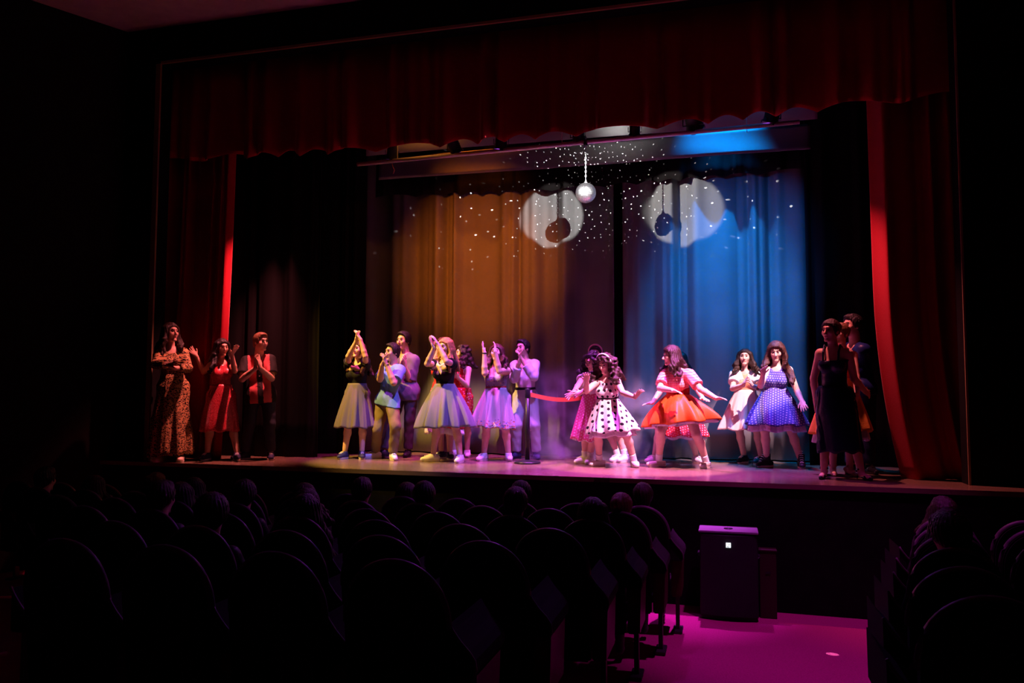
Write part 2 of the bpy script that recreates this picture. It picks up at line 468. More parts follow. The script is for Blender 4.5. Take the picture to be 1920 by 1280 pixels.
w = MB(); w.box((6.1, 3.0, 3.65), (0.2, 12.5, 7.31)); struct('wall_right', w, M_WALL)
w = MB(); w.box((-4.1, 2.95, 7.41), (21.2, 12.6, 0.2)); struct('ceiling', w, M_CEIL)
w = MB(); w.box((-8.17, 9.32, 4.0), (1.2, 0.24, 6.62 - 0.0)); struct('wall_proscenium_left', w, M_BLACKPAINT)
w = MB(); w.box((4.2, 9.32, 4.0), (3.7, 0.24, 6.62)); struct('wall_proscenium_right', w, M_BLACKPAINT)
w = MB(); w.box((-2.6, 9.32, 7.05), (9.9, 0.24, 0.52)); struct('wall_proscenium_top', w, M_BLACKPAINT)
w = MB(); w.box((-2.6, 9.19, 6.80), (9.9, 0.03, 0.035)); struct('trim_1', w, M_TRIM)
w = MB(); w.box((-7.59, 9.19, 4.05), (0.075, 0.03, 5.47)); struct('trim_2', w, M_TRIM)
w = MB(); w.box((2.36, 9.19, 4.05), (0.02, 0.03, 5.47)); struct('trim_3', w, M_TRIM)
w = MB(); w.box((-2.8, 13.1, 4.4), (13.6, 0.2, 6.2)); struct('wall_back', w, M_BLACKPAINT)

w = MB(); w.box((-2.8, 11.3, 7.36), (13.6, 3.7, 0.12)); struct('ceiling_stage', w, M_BLACKPAINT)
# ------------------------------------------------------------------ drapes
def hem_scallop(seed, period, depth):
    r = random.Random(seed); off = r.uniform(0, 6)
    def f(us, fold):
        ph = (us + 0.25 * np.sin(us * 2.1 + off)) / period
        return depth * (1 - np.abs(np.sin(ph * math.pi + off))) * -1 + 0.04 * np.sin(us * 0.6 + off) + depth * 0.3 * fold
    return f
o = cloth('pelmet_curtain', M_VELVET, (-8.0, 9.50), (2.75, 9.50), 5.50, 7.0, 0.42, 0.075, nu=620, nv=26, hem=hem_scallop(3, 0.56, 0.085), top_amp=0.3, seed=11)
tag(o, 'short red velvet pelmet with a scalloped hem across the top of the stage', 'curtain')
o = cloth('house_curtain', M_VELVET, (-7.95, CURTAIN_Y + 0.02), (-6.66, CURTAIN_Y), ZS + 0.005, 6.9, 0.30, 0.075, nu=170, nv=40, seed=5, lean=lambda v: -0.13 * (1 - v) ** 2, top_amp=0.8, roll=(0.05, 0.09, True))
tag(o, 'red velvet house curtain drawn open behind the people on the far left', 'curtain')
o = cloth('house_curtain', M_VELVET, (1.56, CURTAIN_Y), (3.0, CURTAIN_Y + 0.05), ZS + 0.005, 6.9, 0.34, 0.075, nu=170, nv=40, seed=8,
          lean=lambda v: 0.05 * (1 - v) + 0.22 * max(0, 1 - v * 2.6) ** 2, top_amp=0.8, roll=(0.12, 0.12, False))
tag(o, 'red velvet house curtain drawn open at the right end of the stage', 'curtain')
for nm, p0, p1, zt, amp, wv, sd, lb in (
        ('masking_curtain', (-7.5, 10.30), (-5.68, 10.32), 6.8, 0.05, 0.33, 21, 'black masking leg curtain hanging left of the clapping girls, nearest the audience'),
        ('masking_curtain', (-6.5, 11.05), (-5.30, 11.05), 6.8, 0.05, 0.30, 22, 'black masking leg curtain hanging against the left edge of the backdrop'),
        ('masking_curtain', (1.00, 11.16), (3.2, 11.1), 6.8, 0.05, 0.36, 23, 'black masking leg curtain hanging against the right edge of the blue backdrop')):
    o = cloth(nm, M_BLACKCLOTH, p0, p1, ZS + 0.004, 7.29, wv, amp, nu=110, nv=12, seed=sd); tag(o, lb, 'curtain')
o = cloth('backdrop_curtain', M_GREYCLOTH, (-5.75, BACK_Y), (-1.60, BACK_Y), ZS + 0.02, 7.29, 0.55, 0.11, nu=360, nv=14, seed=31, top_amp=0.9)
tag(o, 'full height backdrop curtain in orange light on the left half of the stage', 'curtain')
o = cloth('backdrop_curtain', M_GREYCLOTH, (-1.47, BACK_Y), (1.7, BACK_Y), ZS + 0.02, 7.29, 0.58, 0.10, nu=300, nv=14, seed=37, top_amp=0.9)
tag(o, 'full height backdrop curtain in blue light on the right half of the stage', 'curtain')
o = cloth('gap_darkness_sheet', M_BLACKCLOTH, (-2.4, 12.0), (-0.7, 12.0), ZS + 0.004, 7.29, 0.5, 0.03, nu=60, nv=6, seed=38)  # added black sheet standing in for the darkness behind the curtain opening
tag(o, 'black sheet added for the darkness in the gap between the orange and the blue backdrop', 'curtain')
o = cloth('stage_border', M_GREYCLOTH, (-4.95, 10.72), (1.05, 10.72), 5.37, 5.70, 1.9, 0.012, nu=140, nv=8, seed=41)
tag(o, 'low flat border strip hanging just under the lighting bar', 'curtain')
for x in (-4.8, -2.0, 0.9):
    b = MB(); b.tube([(x, 10.72, 5.68), (x, 10.72, 7.3)], 0.005, 6); b.build('hanging_wire', M_BLACKPAINT, o)
o = cloth('stage_border', M_BLACKCLOTH, (-5.3, 11.36), (1.5, 11.36), 5.30, 7.29, 0.40, 0.05, nu=300, nv=12, hem=hem_scallop(9, 0.42, 0.05), seed=43)
tag(o, 'black scalloped border shading the top of the backdrop', 'curtain')
o = cloth('stage_border', M_DARKGREY, (-5.0, 10.38), (1.1, 10.38), 5.64, 7.29, 2.4, 0.01, nu=120, nv=6, seed=47)
tag(o, 'grey border above the lighting bar, lit bright in its middle', 'curtain')

# ------------------------------------------------------------------ lighting bar and lanterns
M_STEEL = mat('steel_bar', (0.85, 0.85, 0.88), 0.35, 0.3)
M_BLACKMETAL = mat('black_lantern_metal', (0.03, 0.03, 0.032), 0.45, 0.4)
bar_l, bar_r = Vector((-4.95, 10.0, 5.405)), Vector((0.86, 10.0, 5.50))
root = empty('lighting_bar', bar_l, 'long steel lighting bar hung across the stage under the pelmet', 'lighting bar')
b = MB(); b.tube([(0, 0, 0), bar_r - bar_l], 0.028, 12); b.build('main_pipe', M_STEEL, root, True)
b = MB(); b.tube([(0.28, 0.06, 0.045), (2.3, 0.06, 0.078)], 0.010, 8); b.build('cable_conduit', M_STEEL, root, True)
b = MB(); b.tube([(0.52, 0, -0.02), (0.54, -0.01, -0.08), (0.56, 0, -0.12), (0.54, 0, -0.17)], 0.005, 6); b.build('loose_cable', mat('orange_cable', (0.7, 0.3, 0.05)), root, True)
for x in (0.6, 2.9, 5.2):
    b = MB(); b.tube([(x, 0, 0.015 * x / 5), (x, 0, 1.89)], 0.006, 6); b.build('hanging_wire', M_STEEL, root)

def lantern(loc, tilt, rz, color, emit, label, size=1.0):
    """a PAR can on a yoke, clamped to the bar; loc is the clamp"""
    r = empty('stage_lantern', loc, label, 'stage light', 'lanterns on the lighting bar', rz)
    s = size
    b = MB(); b.box((0, 0, 0.0), (0.05 * s, 0.07 * s, 0.075 * s)); b.build('clamp', M_BLACKMETAL, r, bevel=0.006)
    b = MB(); b.tube([(-0.11 * s, 0, 0.12 * s), (-0.11 * s, 0, 0.04 * s), (0, 0, 0.035 * s), (0.11 * s, 0, 0.04 * s), (0.11 * s, 0, 0.12 * s)], 0.008 * s, 6)
    b.build('yoke', M_BLACKMETAL, r)
    hous = MB(); hous.lathe([(0.045 * s, 0.13 * s), (0.075 * s, 0.10 * s), (0.088 * s, 0.02 * s), (0.09 * s, -0.11 * s), (0.098 * s, -0.115 * s), (0.098 * s, -0.13 * s), (0.084 * s, -0.13 * s), (0.08 * s, -0.10 * s)], n=20)
    h = hous.build('housing', M_BLACKMETAL, r, True, loc=(0, 0, 0.12 * s)); h.rotation_euler = (tilt, 0, 0)
    ln = MB(); ln.lathe([(0.079 * s, -0.104 * s), (0.06 * s, -0.112 * s), (0.02 * s, -0.118 * s)], n=20)
    ln.build('lens', mat('lens_' + color[0], color[1], 0.2, emit=(color[1], emit)), h, True)
    for k in range(3):
        f = MB(); a = k * 2.094 + 0.5
        f.box((0.1 * s * math.cos(a), 0.1 * s * math.sin(a), -0.135 * s), (0.05 * s, 0.012 * s, 0.03 * s), a + 1.57); f.build('gel_clip', M_BLACKMETAL, h)
    return r
VI = ('violet', (0.45, 0.08, 1.0)); WH = ('white', (1.0, 0.95, 0.9))
def bar_at(x): t = (x - bar_l.x) / (bar_r.x - bar_l.x); return bar_l.lerp(bar_r, t) + Vector((0, 0, 0.045))
for x, tilt, rz, c, e, lb, sz in (
        (-4.43, 0.5, 0.5, VI, 2.0, 'black stage lantern with violet lens at the left end of the lighting bar', 0.8),
        (-3.54, 0.7, -0.3, VI, 2.5, 'black stage lantern glowing violet, second from the left on the lighting bar', 0.9),
        (-2.87, 0.4, 0.4, VI, 1.2, 'dim black stage lantern, third from the left on the lighting bar', 0.9),
        (-1.84, 0.9, 0.0, WH, 2.5, 'white-lit stage lantern directly above the mirror ball', 0.9),
        (-1.11, 0.5, 0.2, VI, 1.0, 'small dim stage lantern just right of the mirror ball', 0.75),
        (-0.39, 0.8, -0.2, VI, 2.0, 'large violet stage lantern above the blue border', 1.15),
        (0.56, 0.5, 0.6, VI, 1.2, 'black stage lantern at the right end of the lighting bar', 1.0)):
    lantern(bar_at(x), tilt, rz, c, e, lb, sz)
# the beams these lanterns throw
for x, tx, ty, w_, col, ha in ((-4.43, -4.9, 10.6, 420, MAGENTA, 19), (-3.54, -3.9, 10.8, 700, MAGENTA, 19), (-2.87, -2.7, 10.7, 900, (0.75, 0.10, 1.0), 19),
                               (-1.11, -2.0, 9.7, 1500, (0.75, 0.10, 1.0), 23), (-0.39, -1.0, 9.5, 1500, (0.85, 0.08, 1.0), 23), (0.56, 0.1, 9.9, 1100, VIOLET, 18)):
    p = bar_at(x); spot('violet_bar_beam', (p.x, p.y - 0.05, p.z - 0.12), (tx, ty, ZS), col, w_, ha, 0.8, 0.05)
spot('blue_border_lantern', (0.35, 9.78, 6.1), (0.35, 10.72, 5.5), BLUE, 2.5, 62, 1.0, 0.05)
spot('amber_border_lantern', (-4.0, 9.78, 6.1), (-4.0, 10.72, 5.5), ORANGE, 18, 60, 1.0, 0.05)
spot('white_border_lantern', (-1.35, 10.05, 5.62), (-1.35, 10.38, 5.85), WHITE, 7, 70, 1.0, 0.03)

# ------------------------------------------------------------------ mirror ball
root = empty('mirror_ball', BALL, 'small mirror ball hanging on a chain from the lighting bar', 'mirror ball')
R0 = 0.13; rng = random.Random(4); vs, fs = [], []
NR = 18
for i in range(NR):
    t0, t1 = math.pi * i / NR, math.pi * (i + 1) / NR; tm = (t0 + t1) / 2
    n = max(5, int(36 * math.sin(tm)))
    for j in range(n):
        p0, p1 = 2 * math.pi * (j + 0.04) / n, 2 * math.pi * (j + 0.96) / n; a0, a1 = t0 + 0.006, t1 - 0.006
        k = R0 * (1 + rng.uniform(-0.006, 0.006)); base = len(vs)
        tw = [rng.uniform(-0.012, 0.012) for _ in range(4)]
        for q, (a, p) in enumerate(((a0, p0), (a1, p0), (a1, p1), (a0, p1))):
            r = k * (1 + tw[q]); vs.append((r * math.sin(a) * math.cos(p), r * math.sin(a) * math.sin(p), r * math.cos(a)))
        fs.append((base, base + 1, base + 2, base + 3))
me = bpy.data.meshes.new('mirror_tiles'); me.from_pydata(vs, [], fs); me.update()
link('mirror_tiles', me, mat('mirror_tile', (0.95, 0.95, 1.0), 0.42, 1.0), root)['kind'] = 'stuff'
b = MB(); b.lathe([(R0 * 0.975 * math.sin(math.pi * i / 16) + 1e-4, -R0 * 0.975 * math.cos(math.pi * i / 16)) for i in range(17)], n=32)
b.build('ball_core', mat('grout_grey', (0.35, 0.35, 0.37), 0.6), root, True)
b = MB(); b.lathe([(0.02, R0 * 0.97), (0.02, R0 + 0.008), (0.012, R0 + 0.014), (0.006, R0 + 0.05)], n=16); b.build('hanging_cap', M_STEEL, root, True)
z = R0 + 0.045; k = 0
while z < 0.63:
    b = MB(); pts = []
    for q in range(9):
        a = 2 * math.pi * q / 8; pts.append((0.009 * math.cos(a) * (k % 2), 0.009 * math.cos(a) * (1 - k % 2), z + 0.016 + 0.02 * math.sin(a)))
    b.tube(pts, 0.0032, 5, False); b.build('chain_link', M_STEEL, root, True); z += 0.029; k += 1
b = MB(); b.box((0, 0, 0.655), (0.05, 0.06, 0.07)); b.build('bar_clamp', M_BLACKMETAL, root, bevel=0.006)
b = MB(); b.tube([(0.0, -0.02, 0.63), (-0.03, -0.03, 0.55), (-0.05, -0.03, 0.50)], 0.006, 6); b.build('safety_cord', M_STEEL, root)
# the flecks the mirror ball throws on the drapes: a lamp whose beam is broken into small spots
ld = bpy.data.lights.new('mirror_ball_flecks', 'POINT'); ld.energy = 600; ld.shadow_soft_size = 0.0
lo = bpy.data.objects.new('mirror_ball_flecks', ld); COL.objects.link(lo); lo.location = BALL + Vector((0.0, R0 + 0.03, 0.02))
ld.use_nodes = True
nt = ld.node_tree; k = NT(nt); em = nt.nodes['Emission']
tcn = nt.nodes.new('ShaderNodeTexCoord'); sp = nt.nodes.new('ShaderNodeSeparateXYZ'); nt.links.new(tcn.outputs['Normal'], sp.inputs[0])
azi = k.m('ARCTAN2', sp.outputs[0], sp.outputs[1]); ele = k.m('ARCSINE', sp.outputs[2])
cb = nt.nodes.new('ShaderNodeCombineXYZ'); nt.links.new(azi, cb.inputs[0]); nt.links.new(ele, cb.inputs[1])
vo = k.vor(cb.outputs[0], 13.0); vo.voronoi_dimensions = '2D'; vo.inputs['Randomness'].default_value = 0.95
lw = nt.nodes.new('ShaderNodeSeparateColor'); nt.links.new(vo.outputs['Color'], lw.inputs[0])
fleck = k.m('MULTIPLY', k.m('LESS_THAN', vo.outputs['Distance'], 0.062), k.m('ADD', 0.6, k.m('MULTIPLY', k.m('POWER', lw.outputs[0], 3.0), 6.0)))
up_ = k.m('MULTIPLY', k.m('MINIMUM', k.m('MAXIMUM', k.m('MULTIPLY', k.m('ADD', k.m('ABSOLUTE', sp.outputs[1]), -0.35), 4.0), 0.0), 1.0), k.m('MINIMUM', k.m('MAXIMUM', k.m('MULTIPLY', k.m('ADD', sp.outputs[2], 0.32), 2.2), 0.0), 1.0))
nt.links.new(k.m('MULTIPLY', fleck, up_), em.inputs['Strength'])

# ------------------------------------------------------------------ barrier posts with their orange belt
M_POST = mat('black_post_paint', (0.015, 0.014, 0.016), 0.35)
def barrier(loc, label):
    r = empty('barrier_post', loc, label, 'barrier post', 'belt barrier posts on the stage')
    b = MB(); b.lathe([(0.172, 0.0), (0.175, 0.012), (0.165, 0.028), (0.06, 0.04), (0.04, 0.05)], n=36); b.build('base', M_POST, r, True)
    b = MB(); b.lathe([(0.032, 0.045), (0.032, 0.90)], n=20); b.build('post', M_POST, r, True)
    b = MB(); b.lathe([(0.034, 0.86), (0.036, 0.87), (0.036, 0.975), (0.03, 0.985)], n=20); b.build('belt_cassette', M_POST, r, True)
    return r
P1 = Vector((-2.58, 10.30, ZS)); P2 = Vector((-1.86, 10.98, ZS))
barrier(P1, 'black belt barrier post standing in front of the man in white')
barrier(P2, 'black belt barrier post hidden behind the girl in the pink dotted skirt')
vs, fs = [], []
for i in range(25):
    t = i / 24; p = P1.lerp(P2, 0.05 + 0.9 * t); z = ZS + 0.905 - 0.035 * t - 0.05 * math.sin(math.pi * t)
    for dz in (-0.028, 0.028): vs.append((p.x, p.y, z + dz))
for i in range(24): fs.append((2 * i, 2 * i + 2, 2 * i + 3, 2 * i + 1))
me = bpy.data.meshes.new('barrier_belt'); me.from_pydata(vs, [], fs); me.update()
o = link('barrier_belt', me, mat('orange_webbing', (1.0, 0.22, 0.06), 0.7)); sm = o.modifiers.new('thickness', 'SOLIDIFY'); sm.thickness = 0.004
tag(o, 'bright orange belt stretched between two black barrier posts', 'belt')

# ------------------------------------------------------------------ loudspeaker in front of the stage
M_SPK = mat('black_cabinet_paint', (0.02, 0.02, 0.022), 0.55, bump=0.3, bump_scale=300)
M_SPKTOP = mat('cabinet_top_lit_tone', (0.30, 0.30, 0.32), 0.5, bump=0.2, bump_scale=300)  # paler than the black cabinet: light falling on the top put into its colour
r = empty('loudspeaker', (-0.03, 8.52, 0.0), 'black subwoofer loudspeaker with a white lit badge on the carpet before the stage', 'loudspeaker')
b = MB(); b.box((0, 0, 0.44), (0.56, 0.33, 0.82)); b.build('cabinet', M_SPK, r, bevel=0.012)
b = MB(); b.box((0, -0.005, 0.862), (0.575, 0.345, 0.02)); b.build('top_panel', M_SPKTOP, r, bevel=0.004)
b = MB(); b.lathe([(0.045, 0.872), (0.045, 0.877), (0.018, 0.878), (0.014, 0.874)], n=20); b.build('pole_socket', M_BLACKMETAL, r, True)
arc = [(-0.27 + 0.54 * i / 16, -0.166 - 0.045 * math.sin(math.pi * i / 16)) for i in range(17)] + [(0.27, -0.16), (-0.27, -0.16)]
b = MB(); b.prism(arc, 'z', 0.05, 0.835); b.build('grille', mat('black_grille', (0.012, 0.012, 0.013), 0.5, 0.3, bump=0.6, bump_scale=500), r)
b = MB(); b.box((0, 0, 0.015), (0.52, 0.30, 0.03)); b.build('plinth', M_SPK, r)
for sx in (-1, 1):
    b = MB(); b.tube([(sx * 0.285, -0.05, 0.6), (sx * 0.295, -0.05, 0.62), (sx * 0.295, 0.07, 0.62), (sx * 0.285, 0.07, 0.6)], 0.012, 6); b.build('carry_handle', M_BLACKMETAL, r)
b = MB(); b.box((0, -0.213, 0.745), (0.046, 0.006, 0.046)); bd = b.build('badge', mat('lit_badge_white', (0.9, 0.95, 1.0), 0.4, emit=((0.85, 0.95, 1.0), 1.6)), r)
b = MB(); b.prism([(-0.004, 0.750), (0.006, 0.742), (0.020, 0.764), (0.014, 0.765), (0.006, 0.750), (0.0, 0.754)], 'y', -0.2175, -0.215); b.build('badge_tick', mat('badge_grey', (0.1, 0.12, 0.15)), bd)
b = MB(); b.box((-0.004, -0.2165, 0.729), (0.026, 0.003, 0.007)); b.build('badge_bar', mat('badge_grey'), bd)
r = empty('cable_box', (0.35, 8.60, 0.0), 'low dark wooden box standing beside the loudspeaker', 'box')
M_BOX = mat('dark_stained_wood', (0.035, 0.02, 0.012), 0.6)
b = MB(); b.box((0, 0, 0.33), (0.16, 0.13, 0.66)); b.build('box_body', M_BOX, r, bevel=0.004)
b = MB(); b.box((0, 0, 0.668), (0.175, 0.145, 0.016)); b.build('box_lid', M_BOX, r, bevel=0.003)
b = MB(); b.box((0.0, -0.068, 0.45), (0.05, 0.006, 0.02)); b.build('latch', M_BLACKMETAL, r)

